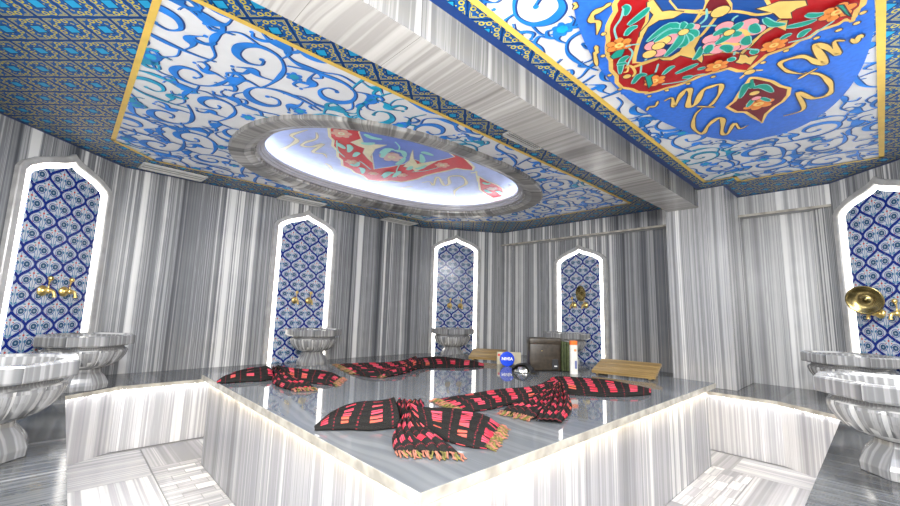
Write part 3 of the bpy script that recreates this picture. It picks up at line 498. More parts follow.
def disc(bm, c, r, z, mi=0, n=14, conv=None, hole=None, asp=1.0, rot=0.0):
    pts = []
    for i in range(n):
        a = 2*PI*i/n; x, y = r*math.cos(a), r*asp*math.sin(a)
        pts.append(Vector((c[0]+x*math.cos(rot)-y*math.sin(rot), c[1]+x*math.sin(rot)+y*math.cos(rot))))
    addpoly(bm, pts, z, mi, conv, hole)
def inhole(p):
    return (abs((p.x-OC[0])/(OA[0]-.06))**2.35+abs((p.y-OC[1])/(OA[1]-.06))**2.35) < 1
# scrolling foliage painted on the white field
bm = BM()
rng = random.Random(11)
cnt = [0]
def scroll(x, y, ang, mir, size, mi, conv, hole):
    zz = Z2-(cnt[0] % 9)*.0002; cnt[0] += 1
    def T(px, py):
        py *= mir; return Vector((x+size*(px*math.cos(ang)-py*math.sin(ang)), y+size*(px*math.sin(ang)+py*math.cos(ang))))
    def st(pts, wf, m_=mi):
        pp = [Vector((q.x, q.y)) for q in catmull([T(*p).to_3d() for p in pts], 7)]
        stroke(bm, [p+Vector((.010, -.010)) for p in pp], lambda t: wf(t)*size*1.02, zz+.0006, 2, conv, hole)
        stroke(bm, pp, lambda t: wf(t)*size, zz, m_, conv, hole)
    # main spiral stem
    sp = [(-1.15, -.55), (-.75, -.62), (-.3, -.62), (.15, -.52), (.48, -.22), (.50, .18), (.22, .44), (-.14, .40), (-.30, .12), (-.16, -.12), (.06, -.10)]
    st(sp, lambda t: .045+.15*math.exp(-((t-.62)/.14)**2)+.07*math.exp(-((t-.22)/.08)**2))
    disc(bm, T(.08, -.06), .060*size, zz, mi, conv=conv, hole=hole)
    # split leaf on the outside of the curve
    st([(.42, -.30), (.74, -.34), (.92, -.12), (.86, .12), (.98, .34), (1.16, .36)], lambda t: .03+.27*math.exp(-((t-.42)/.17)**2))
    st([(.90, .10), (.74, .22), (.70, .40), (.82, .46)], lambda t: .08*(1-t)+.035)
    st([(.78, -.30), (.98, -.42), (1.16, -.30), (1.10, -.16)], lambda t: .08*(1-t)+.03)
    # bud with lobes
    st([(-.55, -.62), (-.62, -.30), (-.50, -.04), (-.66, .20)], lambda t: .03+.21*math.exp(-((t-.55)/.17)**2))
    st([(-.58, -.05), (-.80, -.02), (-.90, .14), (-.80, .24)], lambda t: .08*(1-t)+.03)
    for q, r in (((-.70, .26), .05), ((.84, .48), .045), ((1.10, -.12), .04)): disc(bm, T(*q), r*size, zz, mi, conv=conv, hole=hole)
    # long thin connecting wave
    st([(.50, .15), (.62, .60), (.30, .88), (-.20, .86), (-.62, .66), (-1.05, .74)], lambda t: .038+.11*math.exp(-((t-.5)/.10)**2))
    st([(-.20, .86), (-.36, 1.06), (-.20, 1.2)], lambda t: .07*(1-t)+.02)
def blossom(x, y, s, ang, conv, hole):
    for k in range(6):
        a = ang+k*PI/3; disc(bm, (x+s*.55*math.cos(a), y+s*.55*math.sin(a)), s*.42, Z2-.0028, 0, conv=conv, hole=hole, asp=.8, rot=a)
    disc(bm, (x, y), s*.5, Z2-.0034, 1, conv=conv, hole=hole)
for conv, (u0, u1, v0, v1), hole, pit, sz in ((LEFT, (.0, 6.9, 2.7, 6.9), inhole, .60, .325), ([(.1, -.15), (6.72, -.15), (6.69, 1.22), (6.43, 1.57), (.1, 1.57)], (0, 6.8, -.2, 1.6), None, .56, .30)):
    nu, nv = int((u1-u0)/pit)+1, int((v1-v0)/pit)+1
    for i in range(nu+1):
        for j in range(nv+1):
            x, y = u0+i*pit+(pit/2 if j % 2 else 0)+rng.uniform(-.05, .05), v0+j*pit*.9+rng.uniform(-.05, .05)
            scroll(x, y, (PI/2)*((i+2*j) % 4)+rng.uniform(-.35, .35), 1 if (i+j) % 2 else -1, sz*rng.uniform(.9, 1.15), 1 if rng.random() < .08 else 0, conv, hole)
            if (i+j) % 2 == 0: blossom(x+pit*.5, y+.02, .075, rng.uniform(0, 1), conv, hole)
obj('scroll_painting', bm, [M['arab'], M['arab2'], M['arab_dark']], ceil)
# gold fillets
bm = BM()
def fillet(poly, w=.045):
    n = len(poly)
    for i in range(n):
        a, b = Vector(poly[i]), Vector(poly[(i+1) % n]); d = (b-a).normalized(); m_ = Vector((-d.y, d.x))*w/2
        addpoly(bm, [a-d*w/2-m_, b+d*w/2-m_, b+d*w/2+m_, a-d*w/2+m_], ZC-.014)
fillet(LEFT); fillet(RIGHT)
obj('gold_fillet', bm, M['gold'], ceil)
# dark blue line where the ceiling meets the walls and the beam
bm = BM()
def hug(a, b, w=.05, z=ZC-.006):
    a, b = Vector(a), Vector(b); d = (b-a).normalized(); m_ = Vector((d.y, -d.x))*w
    addpoly(bm, [a, b, b+m_, a+m_], z)
for a, b in ((W1a, W12), (W12, W23), (W23, W34), (W34, (7.65, 2.24)), ((7.65, 2.24), (6.8, 2.24)), ((6.8, 1.44), (7.65, 1.44)), ((7.65, 1.44), W45), (W45, W5b), (W5b, W6b), (W7b, W1a), ((6.8, 1.77), (6.8, 1.44))): hug(a, b)
hug((-.76, 1.77), (6.8, 1.77), .07); hug((6.8, 2.2), (-.76, 2.2), .05)
obj('edge_line', bm, flat('deep blue edge paint', (.004, .035, .17), .4), ceil)

# ---------------------------------------- painted ornament (shared by the disc and the lit recess)
def ornament(bm, items, z0, mats, clipf=None):
    key = {k: i for i, k in enumerate(mats)}
    for n_, (kind, col, w, pts) in enumerate(items):
        z = z0-n_*.00022*E_; pts = [Vector(p) for p in pts]
        gi = key['gold']; ci = key.get(col, gi)
        if col == 'cloud': ci = gi
        if kind in 'Pp':
            face = [bm.verts.new(P(p.x, p.y, z)) for p in pts]
            try: bm.faces.new(face).material_index = ci
            except ValueError: continue
            if kind == 'P':
                loop = pts+[pts[0]]
                stroke(bm, loop, lambda t: w, z-.00008*E_, gi)
                for p in pts: disc(bm, p, w/2, z-.00018*E_, gi, 8)
            else:
                stroke(bm, pts+[pts[0]], lambda t: .008, z-.00006*E_, key['line'])
        elif kind == 'S':
            pp = [Vector((q.x, q.y)) for q in catmull([p.to_3d() for p in pts], 6)]
            if col == 'cloud' or (col == 'gold' and w >= .045):
                wf = lambda t: .68*w*(.55+.45*math.sin(PI*min(1, t*1.05)))*(1+.28*math.sin(t*len(pts)*4.1))*min(1, .25+8*t, .25+8*(1-t))
                stroke(bm, pp, lambda t: wf(t)+.016, z+.00011*E_, key['line'])
                stroke(bm, pp, wf, z, gi)
            else: stroke(bm, pp, lambda t: w*min(1, .4+6*(1-t)), z, ci)
        elif kind == 'D':
            disc(bm, pts[0], w+.006, z+.00005*E_, key['line'], 12); disc(bm, pts[0], w, z, ci, 12)
        elif kind == 'L':
            pp = [Vector((q.x, q.y)) for q in catmull([p.to_3d() for p in pts], 5)]
            stroke(bm, pp, lambda t: w*1.05*math.sin(PI*min(.99, t*.95+.05))**.7+.014, z+.00011*E_, key['stem'])
            stroke(bm, pp, lambda t: w*1.05*math.sin(PI*min(.99, t*.95+.05))**.7, z, ci)
        elif kind == 'F':
            ctr = sum(pts, Vector((0, 0)))/len(pts)
            for k in range(6):
                a = k*PI/3+.4; q = ctr+Vector((math.cos(a), math.sin(a)))*w*.52
                disc(bm, q, w*.40, z+.00005*E_, key['line'], 10, asp=.85, rot=a); disc(bm, q, w*.36, z, ci, 10, asp=.85, rot=a)
            disc(bm, ctr, w*.30, z-.0001*E_, gi, 10); disc(bm, ctr, w*.12, z-.00015*E_, ci, 8)
# cobalt disc on the right bay
MC = (3.363, .628)
med = empty('painted_ceiling_medallion', P(MC[0], MC[1], ZC-.02), 0, 'large cobalt blue oval medallion with crimson and gold floral cartouche, on the ceiling', 'ceiling painting')
inv = -Vector(P(MC[0], MC[1], ZC-.02))
bm = BM(); pts = [(MC[0]+1.80*math.cos(2*PI*i/96), MC[1]+.752*math.sin(2*PI*i/96)) for i in range(96)]
prism(bm, [(p[0]*K, p[1]*K) for p in pts], P(0, 0, ZC-.026).z, P(0, 0, ZC-.0145).z)
bmesh.ops.translate(bm, verts=bm.verts, vec=inv); obj('painted_ground', bm, M['cobalt'], med)
bm = BM()
R_items = list(ART['R'])
ornament(bm, R_items, ZC-.0275, ['red', 'navy', 'maroon', 'gold', 'teal', 'orange', 'pink', 'stem', 'line'])
bmesh.ops.translate(bm, verts=bm.verts, vec=inv)
line_m = flat('dark outline paint', (.05, .04, .05), .5)
obj('floral_cartouche', bm, [M['red'], M['navy'], M['maroon'], M['gold_a'], M['teal'], M['orange'], M['pink'], M['stem'], line_m], med)

# oval lit recess in the left bay
rec = empty('oval_ceiling_recess', P(OC[0], OC[1], ZC), 0, 'oval marble-rimmed ceiling recess with brightly lit blue and red floral panel, left of the beam', 'ceiling recess')
inv = -Vector(P(OC[0], OC[1], ZC))
def ovalsweep(bm, prof, mi=0, n=96, closed=False, uvs=True):
    rings = []
    for d, z in prof:
        rings.append([bm.verts.new(P(*oval(2*PI*i/n, d), z)) for i in range(n)])
    l = bm.loops.layers.uv['UVMap']
    arc = [0]
    for i in range(n): arc.append(arc[-1]+(rings[0][i].co-rings[0][(i+1) % n].co).length)
    rng_ = len(rings) if closed else len(rings)-1
    acc = 0
    for j in range(rng_):
        a, b = rings[j], rings[(j+1) % len(rings)]
        for i in range(n):
            f = bm.faces.new((a[i], a[(i+1) % n], b[(i+1) % n], b[i])); f.material_index = mi; f.smooth = False
            for lp, q in zip(f.loops, ((arc[i], acc), (arc[i+1], acc), (arc[i+1], acc+.05), (arc[i], acc+.05))): lp[l].uv = q
        acc += .05
bm = BM(); ovalsweep(bm, [(0, ZC+.01), (0, ZC-.045), (.015, ZC-.055), (.17, ZC-.05), (.24, ZC-.02), (.275, ZC-.015), (.28, ZC+.02), (.30, ZC+.025)])
bmesh.ops.translate(bm, verts=bm.verts, vec=inv); obj('marble_surround', bm, M['ring'], rec, auto_uv=False)
bm = BM(); ovalsweep(bm, [(.298, ZC+.02), (.325, ZC+.02), (.335, ZC+.05), (.355, ZC+.05), (.36, ZC+.075), (.385, ZC+.08), (.39, ZC+.11), (.375, ZC+.125), (.10, ZC+.125)])
bmesh.ops.translate(bm, verts=bm.verts, vec=inv); obj('stepped_moulding', bm, flat('greyish violet moulding', (.40, .39, .42), .3), rec, auto_uv=False)
ZP = 2.2
bm = BM(); ovalsweep(bm, [(.10, ZC+.12), (.10, ZP+.02)])
bmesh.ops.translate(bm, verts=bm.verts, vec=inv); obj('recess_side', bm, M['white_paint'], rec, auto_uv=False)
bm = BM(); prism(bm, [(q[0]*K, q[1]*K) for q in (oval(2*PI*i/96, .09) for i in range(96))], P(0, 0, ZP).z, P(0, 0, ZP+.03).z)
bmesh.ops.translate(bm, verts=bm.verts, vec=inv); obj('printed_panel', bm, M['cobalt_lit'], rec)
bm = BM(); ornament(bm, ART['L'], ZP-.002, ['red', 'navy_lit', 'gold', 'teal', 'orange', 'pink', 'stem', 'line'])
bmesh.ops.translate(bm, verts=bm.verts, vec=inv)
obj('floral_cartouche', bm, [M['red_lit'], M['navy_lit'], M['gold_lit'], M['teal_lit'], M['orange_lit'], M['pink_lit'], M['teal_lit'], flat('light-washed outline', (.55, .48, .45), .5)], rec)  # outline lightened too, imitating overexposure in the recess
bm = BM(); ovalsweep(bm, [(.125, ZC+.13), (.125, ZC+.17), (.16, ZC+.17), (.16, ZC+.13)], closed=True)
bmesh.ops.translate(bm, verts=bm.verts, vec=inv); obj('led_strip', bm, M['led_cove'], rec, auto_uv=False)

# ------------------------------------------------------------------ benches (one continuous L-and-ring platform along the walls)
IN = [(.13, 5.93), (.60, 6.25), (6.0, 6.25), (6.42, 5.83), (6.42, .95), (6.05, .37), (.60, .37), (.13, .85)]
OUT = [W1a, W12, W23, (7.9, 6.153), (7.9, .61), W5b, W6b, W7b]
def seam(k): return OUT[k], OUT[(k+1) % 8], IN[(k+1) % 8], IN[k]
bench = empty('marble_bench', P(.13, .4, ZF), 0, 'continuous raised marble bench running round all the walls, dark polished top and striped pale front', 'bench')
inv = -Vector(P(.13, .4, ZF))
def inset(poly, d):
    out = []; n = len(poly)
    for i in range(n):
        a, b, c = Vector(poly[i-1]), Vector(poly[i]), Vector(poly[(i+1) % n])
        d1, d2 = (b-a).normalized(), (c-b).normalized(); n1, n2 = Vector((-d1.y, d1.x)), Vector((-d2.y, d2.x))
        k = d/(1+n1.dot(n2)); out.append(tuple(b+(n1+n2)*k))
    return out
OUT = inset(OUT, -.006)
bm = BM(); l = bm.loops.layers.uv['UVMap']
for k in range(8):
    a, b, c, d = seam(k); e = (Vector(b)-Vector(a)).normalized(); nn = Vector((-e.y, e.x))
    f = bm.faces.new([bm.verts.new(P(q[0], q[1], ZB)) for q in (a, d, c, b)])
    for lp, q in zip(f.loops, (a, d, c, b)):
        q = Vector(q)*K; lp[l].uv = (q.dot(e)+k*3.1, q.dot(nn))
bmesh.ops.translate(bm, verts=bm.verts, vec=inv); obj('bench_top', bm, M['bench_top'], bench, auto_uv=False)
bm = BM()
for k in range(8):
    a, b = IN[k], IN[(k+1) % 8]; p2 = inset(IN, .02)
    th = .045
    for z0, z1, q0, q1 in ((ZB-th, ZB, (a, b), (a, b)), ):
        bm.faces.new([bm.verts.new(P(*q)) for q in ((*a, z0), (*b, z0), (*b, z1), (*a, z1))])
    o = inset(IN, .05)
    bm.faces.new([bm.verts.new(P(*q)) for q in ((*a, ZB-th), (*o[k], ZB-th), (*o[(k+1) % 8], ZB-th), (*b, ZB-th))])
bmesh.ops.translate(bm, verts=bm.verts, vec=inv); obj('bench_nosing', bm, M['nosing'], bench)
bm = BM(); o = inset(IN, .05)
for k in range(8):
    bm.faces.new([bm.verts.new(P(*q)) for q in ((*o[k], ZF), (*o[(k+1) % 8], ZF), (*o[(k+1) % 8], ZB-.04), (*o[k], ZB-.04))])
bmesh.ops.translate(bm, verts=bm.verts, vec=inv); obj('bench_front', bm, M['bench_front'], bench)
bm = BM(); l = bm.loops.layers.uv['UVMap']; o1, o2 = inset(IN, .012), inset(IN, .046)
for k in (1, 3, 4, 5, 6, 7, 0):
    n2_ = (k+1) % 8; run = (Vector(IN[n2_])-Vector(IN[k])).length*K
    f = bm.faces.new([bm.verts.new(P(*q)) for q in ((*o1[k], ZB-.048), (*o2[k], ZB-.048), (*o2[n2_], ZB-.048), (*o1[n2_], ZB-.048))])
    for lp, x in zip(f.loops, (0, 0, run, run)): lp[l].uv = (x, 0)
bmesh.ops.translate(bm, verts=bm.verts, vec=inv); obj('led_strip', bm, M['led_bench'], bench, auto_uv=False)

# ------------------------------------------------------------------ central heated platform
ZT = -.8
tab = empty('marble_platform', P(3.5, 3.4, ZF), 0, 'large square central marble platform with polished grey top lit under its edge', 'platform')
inv = -Vector(P(3.5, 3.4, ZF))
bm = BM(); box(bm, P(1.232, 1.455, ZT-.062), P(5.86, 5.35, ZT), bev=.004)
boxuv(bm)
for f in bm.faces: f.material_index = 0 if f.normal.z > .7 else 1
bmesh.ops.translate(bm, verts=bm.verts, vec=inv)
obj('platform_slab', bm, [M['table_top'], M['nosing']], tab)
bm = BM(); box(bm, P(1.30, 1.53, ZF), P(5.78, 5.27, ZT-.062))
boxuv(bm); bmesh.ops.translate(bm, verts=bm.verts, vec=inv); obj('platform_side', bm, M['platform_side'], tab, auto_uv=False)
bm = BM(); l = bm.loops.layers.uv['UVMap']
for (x0, y0, x1, y1) in ((1.245, 1.47, 1.290, 5.33), (5.79, 1.47, 5.845, 5.33), (1.30, 1.468, 5.78, 1.520), (1.30, 5.28, 5.78, 5.335)):
    q4 = [(x0, y0), (x1, y0), (x1, y1), (x0, y1)]
    f = bm.faces.new([bm.verts.new(P(*q, ZT-.066)) for q in q4[::-1]])
    for lp in f.loops: lp[l].uv = ((lp.vert.co.y if y1-y0 > 1 else lp.vert.co.x), 0)
bmesh.ops.translate(bm, verts=bm.verts, vec=inv); obj('led_strip', bm, M['led_bead'], tab, auto_uv=False)

# ------------------------------------------------------------------ niches
def arch(hw, hs, ha, w1, bottom=0.0):
    """pointed ogee arch outline, counter-clockwise from lower right (x right, z up)"""
    half = [(hw, hs), (hw*.93, hs+(ha-hs)*.20), (hw*.70, hs+(ha-hs)*.46), (hw*.42, hs+(ha-hs)*.66), (hw*.20, hs+(ha-hs)*.79), (hw*.07, hs+(ha-hs)*.90)]
    return [(hw, bottom)]+half+[(0, ha)]+[(-x, z) for x, z in half[::-1]]+[(-hw, bottom)]
def niche(at, rz, hs, label, parts=None):
    t = empty('wall_niche', P(at[0], at[1], ZB), rz, label, 'wall niche', 'lit arched tile niches')
    if parts:
        for p in parts:
            c = p.copy(); C.objects.link(c); c.parent = t
        return t, parts
    ha = hs+.36
    o = arch(.605, hs, ha, 0); i1 = arch(.528, hs-.018, ha-.095, 0); ti = arch(.447, hs-.045, ha-.165, 0)
    bm = BM()
    V = lambda x, y, z: bm.verts.new((x*K, y*K, z*K))
    prof = [(o, 0), (o, -.05), (arch(.595, hs-.004, ha-.014, 0), -.06), (arch(.542, hs-.014, ha-.078, 0), -.06), (i1, -.05), (i1, 0)]
    rings = [[V(x, y, z) for x, z in pl] for pl, y in prof]
    for a, b in zip(rings, rings[1:]):
        for k in range(len(a)-1): bm.faces.new((a[k], a[k+1], b[k+1], b[k]))
    for s in (0, -1): bm.faces.new([r[s] for r in rings])
    f_ = obj('arch_frame', bm, M['frame'], t)
    bm = BM(); V = lambda x, y, z: bm.verts.new((x*K, y*K, z*K))
    a, b = [V(x, -.012, z) for x, z in i1], [V(x, -.012, z) for x, z in ti]
    for k in range(len(a)-1): bm.faces.new((a[k], a[k+1], b[k+1], b[k]))
    led = obj('led_band', bm, M['led'], t)
    bm = BM(); V = lambda x, y, z: bm.verts.new((x*K, y*K, z*K))
    a, b = [V(x, -.024, z) for x, z in ti], [V(x, -.002, z) for x, z in ti]
    bm.faces.new(a)
    for k in range(len(a)-1): bm.faces.new((a[k], b[k], b[k+1], a[k+1]))
    til = obj('tile_panel', bm, M['tile'], t)
    return t, [f_, led, til]
def on(a, b, s):
    a, b = Vector(a), Vector(b); d = (b-a).normalized(); return tuple(a+d*s), math.atan2(d.y, d.x)
NI = []
spec = [(W1a, W12, .92, 2.42, 'arched tile niche on the far left angled wall, behind the two left basins'),
        (W12, W23, 2.74, 2.42, 'arched tile niche in the long left wall, second from left, behind a fluted basin'),
        (W23, W34, .84, 2.42, 'arched tile niche facing the camera in the middle of the back wall'),
        ((UR, 6.15), (UR, .61), 1.81, 2.09, 'shorter arched tile niche behind the toiletry bag, with a round bowl hung on its taps'),
        ((7.9, .61), W5b, .353+.66, 2.42, 'arched tile niche at the far right, with a tilted brass bowl hung on its taps')]
parts = None
for (a, b, s, hs, lab) in spec:
    p, rz = on(a, b, s)
    if hs == 2.42:
        t, pp = niche(p, rz, hs, lab, parts); parts = pp
    else: t, _ = niche(p, rz, hs, lab)
    NI.append((t, p, rz))

# taps: flange, valve body with spout, lever
def make_tap(label):
    t = empty('wall_tap', (0, 0, 0), 0, label, 'tap', 'brass taps in the wall niches')
    R = Matrix.Rotation(PI/2, 4, 'X')                                # lathe axis z -> -y
    bm = BM(); lathe(bm, [(.040, 0), (.043, .006), (.040, .014), (.028, .022), (.016, .027), (.013, .035)], 20, M_=R); obj('flange', bm, M['brass'], t, True)
    bm = BM(); tube(bm, catmull([(0, -.02, 0), (0, -.06, .004), (0, -.095, -.004), (0, -.11, -.03), (0, -.112, -.052)], 4), [.015]*4+[.013]*6+[.011]*4+[.014]*3, 12)
    lathe(bm, [(.010, -.022), (.020, -.014), (.023, 0), (.020, .014), (.010, .022)], 16, M_=Matrix.Translation((0, -.055, 0))); obj('spout', bm, M['brass'], t, True)
    bm = BM(); tube(bm, catmull([(0, -.055, .018), (0, -.052, .05), (0, -.060, .085)], 4), [.006, .006, .006, .0055, .005, .005, .006, .007, .008], 10)
    lathe(bm, [(.003, -.020), (.015, -.013), (.020, 0), (.015, .013), (.003, .020)], 14, M_=Matrix.Translation((0, -.062, .10))); obj('lever', bm, M['brass'], t, True)
    return t
names = ['far left', 'long left wall', 'back wall', 'bag-side', 'far right']
where = ['in the leftmost niche', 'in the niche of the long left wall', 'in the back niche facing the camera', 'in the niche behind the bag', 'in the far right niche']
proto = None
TAPS = []
for i, (t, p, rz) in enumerate(NI):
    for sd in (-1, 1):
        lab = '%s gold-coloured wall tap %s' % (('left', 'right')[sd > 0], where[i])
        if proto is None: o = proto = make_tap(lab)
        else:
            o = proto.copy(); C.objects.link(o); o['label'] = lab
            for ch in proto.children:
                c = ch.copy(); C.objects.link(c); c.parent = o
        d = Vector((math.cos(rz), math.sin(rz))); nrm = Vector((d.y, -d.x))
        q = Vector(p)+d*.13*sd+nrm*.025
        o.location = P(q.x, q.y, ZB+1.09+(.07 if i == 3 else 0)); o.rotation_euler = (0, 0, rz); TAPS.append(o)

# ------------------------------------------------------------------ basins
def make_basin(label):
    t = empty('fluted_marble_basin', (0, 0, 0), 0, label, 'basin', 'fluted marble basins on the bench')
    k = K*1.05
    bm = BM(); R8 = Matrix.Rotation(PI/8, 4, 'Z')
    oct_ = lambda a, j: 1.0
    lathe(bm, [(.24*k, 0), (.245*k, .05*k), (.235*k, .075*k), (.21*k, .12*k), (.165*k, .17*k), (.16*k, .215*k)], 8, M_=R8); bmesh.ops.bevel(bm, geom=list(bm.edges), offset=.003, segments=1, affect='EDGES')
    obj('basin_foot', bm, M['basin'], t)
    bm = BM()
    def fl(a, j):
        dep = (.0, .5, .9, 1, 1, .9, .6, .2, 0, 0, 0, 0, 0, 0)[min(j, 13)]
        c = abs(math.cos(a*7)); return 1-.085*dep*(1-c**.55)
    lathe(bm, [(.165*k, .20*k), (.215*k, .215*k), (.285*k, .245*k), (.325*k, .285*k), (.355*k, .33*k), (.370*k, .375*k), (.365*k, .395*k), (.345*k, .402*k), (.335*k, .415*k), (.335*k, .435*k), (.33*k, .436*k)], 112, fr=fl, cap1=False)
    obj('basin_bowl', bm, M['basin'], t, True)
    bm = BM()
    R0 = .435
    n = 8
    prof = [(.34*k, .430*k), (.37*k, .432*k), (.39*k, .440*k), (R0*k, .445*k), ((R0+.005)*k, .455*k), ((R0+.005)*k, .530*k), ((R0-.005)*k, .54*k), (.385*k, .54*k)]
    rg = lathe(bm, prof, 8, M_=R8, cap0=False, cap1=False)
    inn = [(.35*k, .54*k), (.335*k, .525*k), (.32*k, .44*k), (.30*k, .34*k), (.20*k, .275*k), (.05*k, .262*k)]
    ri = lathe(bm, inn, 40, M_=R8, cap0=False, cap1=True)
    top, rin = rg[-1], ri[0]
    for s in range(8):
        seg = [rin[(s*5+q) % 40] for q in range(6)]
        bm.faces.new([top[s], top[(s+1) % 8]]+seg[::-1])
    bmesh.ops.recalc_face_normals(bm, faces=bm.faces)
    for f in bm.faces:
        if len(f.verts) == 4 and f.calc_center_median().xy.length < .36*k and f.calc_center_median().z > .26*k and f.normal.z > .05: pass
    obj('basin_rim', bm, M['basin'], t)
    for ch in t.children: ch.data.transform(Matrix.Diagonal((1, 1, 1.06, 1)))
    return t
B = [((-.295, 3.93), .0, 'nearest left fluted marble basin, cut off by the left edge of the picture'),
     ((.25, 6.33), .79, 'fluted marble basin below the far left niche, partly behind the nearest left basin'),
     ((3.22, 6.80), 0, 'fluted marble basin below the niche in the long left wall'),
     ((6.10, 6.33), -.52, 'fluted marble basin below the middle niche of the back wall'),
     ((7.38, 4.38), 0, 'fluted marble basin half hidden behind the toiletry bag and bottle'),
     ((6.80, .30), .79, 'fluted marble basin below the far right niche, behind the nearest right basin'),
     ((4.15, -.05), .0, 'nearest right fluted marble basin, large and cut off by the right edge of the picture')]
pb = None
for (u_, v_), rz, lab in B:
    if pb is None: o = pb = make_basin(lab)
    else:
        o = pb.copy(); C.objects.link(o); o['label'] = lab
        for ch in pb.children:
            c = ch.copy(); C.objects.link(c); c.parent = o
    o.location = P(u_, v_, ZB)+Vector((0, 0, .0005)); o.rotation_euler = (0, 0, rz)

# bowls hung on the taps
def metal_bowl(loc, rz, tilt, r, label):
    t = empty('hammam_bowl', loc, rz, label, 'bowl')
    R = Matrix.Rotation(PI/2+tilt, 4, 'X')
    bm = BM(); lathe(bm, [(.02*r/.1, -.030), (.55*r, -.028), (.85*r, -.016), (r, .004), (r*1.06, .006), (r*1.06, .010), (r*.97, .010), (r*.82, -.008), (r*.52, -.020), (.12*r, -.022), (.10*r, -.014), (.001, -.012)], 36, M_=R, cap1=True)
    obj('bowl_body', bm, M['bronze'], t, True)
    return t
t, p, rz = NI[3]; d = Vector((math.cos(rz), math.sin(rz))); nrm = Vector((d.y, -d.x))
q = Vector(p)+d*.10+nrm*.16
metal_bowl(P(q.x, q.y, ZB+1.09+.07+.235), rz-.45, .06, .108, 'round dark bronze bowl hung on the taps behind the toiletry bag')
t, p, rz = NI[4]; d = Vector((math.cos(rz), math.sin(rz))); nrm = Vector((d.y, -d.x))
q = Vector(p)+d*(-.06)+nrm*.27
metal_bowl(P(q.x, q.y, ZB+1.09+.155), rz+.55, .18, .115, 'tilted brassy bowl hung on the taps of the far right niche')

# ------------------------------------------------------------------ ceiling air grilles
def grille(cu, cv, L, Wd, rz, label, slots=3):
    t = empty('air_grille', P(cu, cv, ZC-.012), rz, label, 'air vent', 'air grilles in the ceiling border')
    l_, w_ = L*K/2, Wd*K/2
    bm = BM()
    for lo, hi in (((-l_, -w_, -.012), (l_, -w_+.015, 0)), ((-l_, w_-.015, -.012), (l_, w_, 0)), ((-l_, -w_, -.012), (-l_+.015, w_, 0)), ((l_-.015, -w_, -.012), (l_, w_, 0))): box(bm, lo, hi)
    obj('grille_frame', bm, M['grille'], t)
    bm = BM(); box(bm, (-l_+.01, -w_+.01, -.002), (l_-.01, w_-.01, .0)); obj('grille_back', bm, flat('shadowed duct', (.10, .10, .10), .8) if slots > 3 else flat('grey duct plate', (.36, .36, .35), .7), t)
    for k in range(slots):
        y = -w_+.015+(2*w_-.03)*(k+.5)/slots
        bm = BM(); hw_ = .007 if slots == 3 else .004; box(bm, (-l_+.015, y-hw_, -.011), (l_-.015, y+hw_-.002, -.004)); obj('grille_slat', bm, M['grille'], t)
grille(.97, 6.97, .80, .34, .06, 'long white air grille in the ceiling border above the left corner')
grille(2.96, 7.10, .82, .34, .0, 'white air grille in the ceiling border above the niche of the long left wall')
grille(5.17, 7.13, .80, .34, .0, 'white air grille in the ceiling border nearest the back wall corner')
grille(3.52, 2.58, .60, .17, .0, 'narrow slotted air grille in the blue border beside the marble beam', 4)

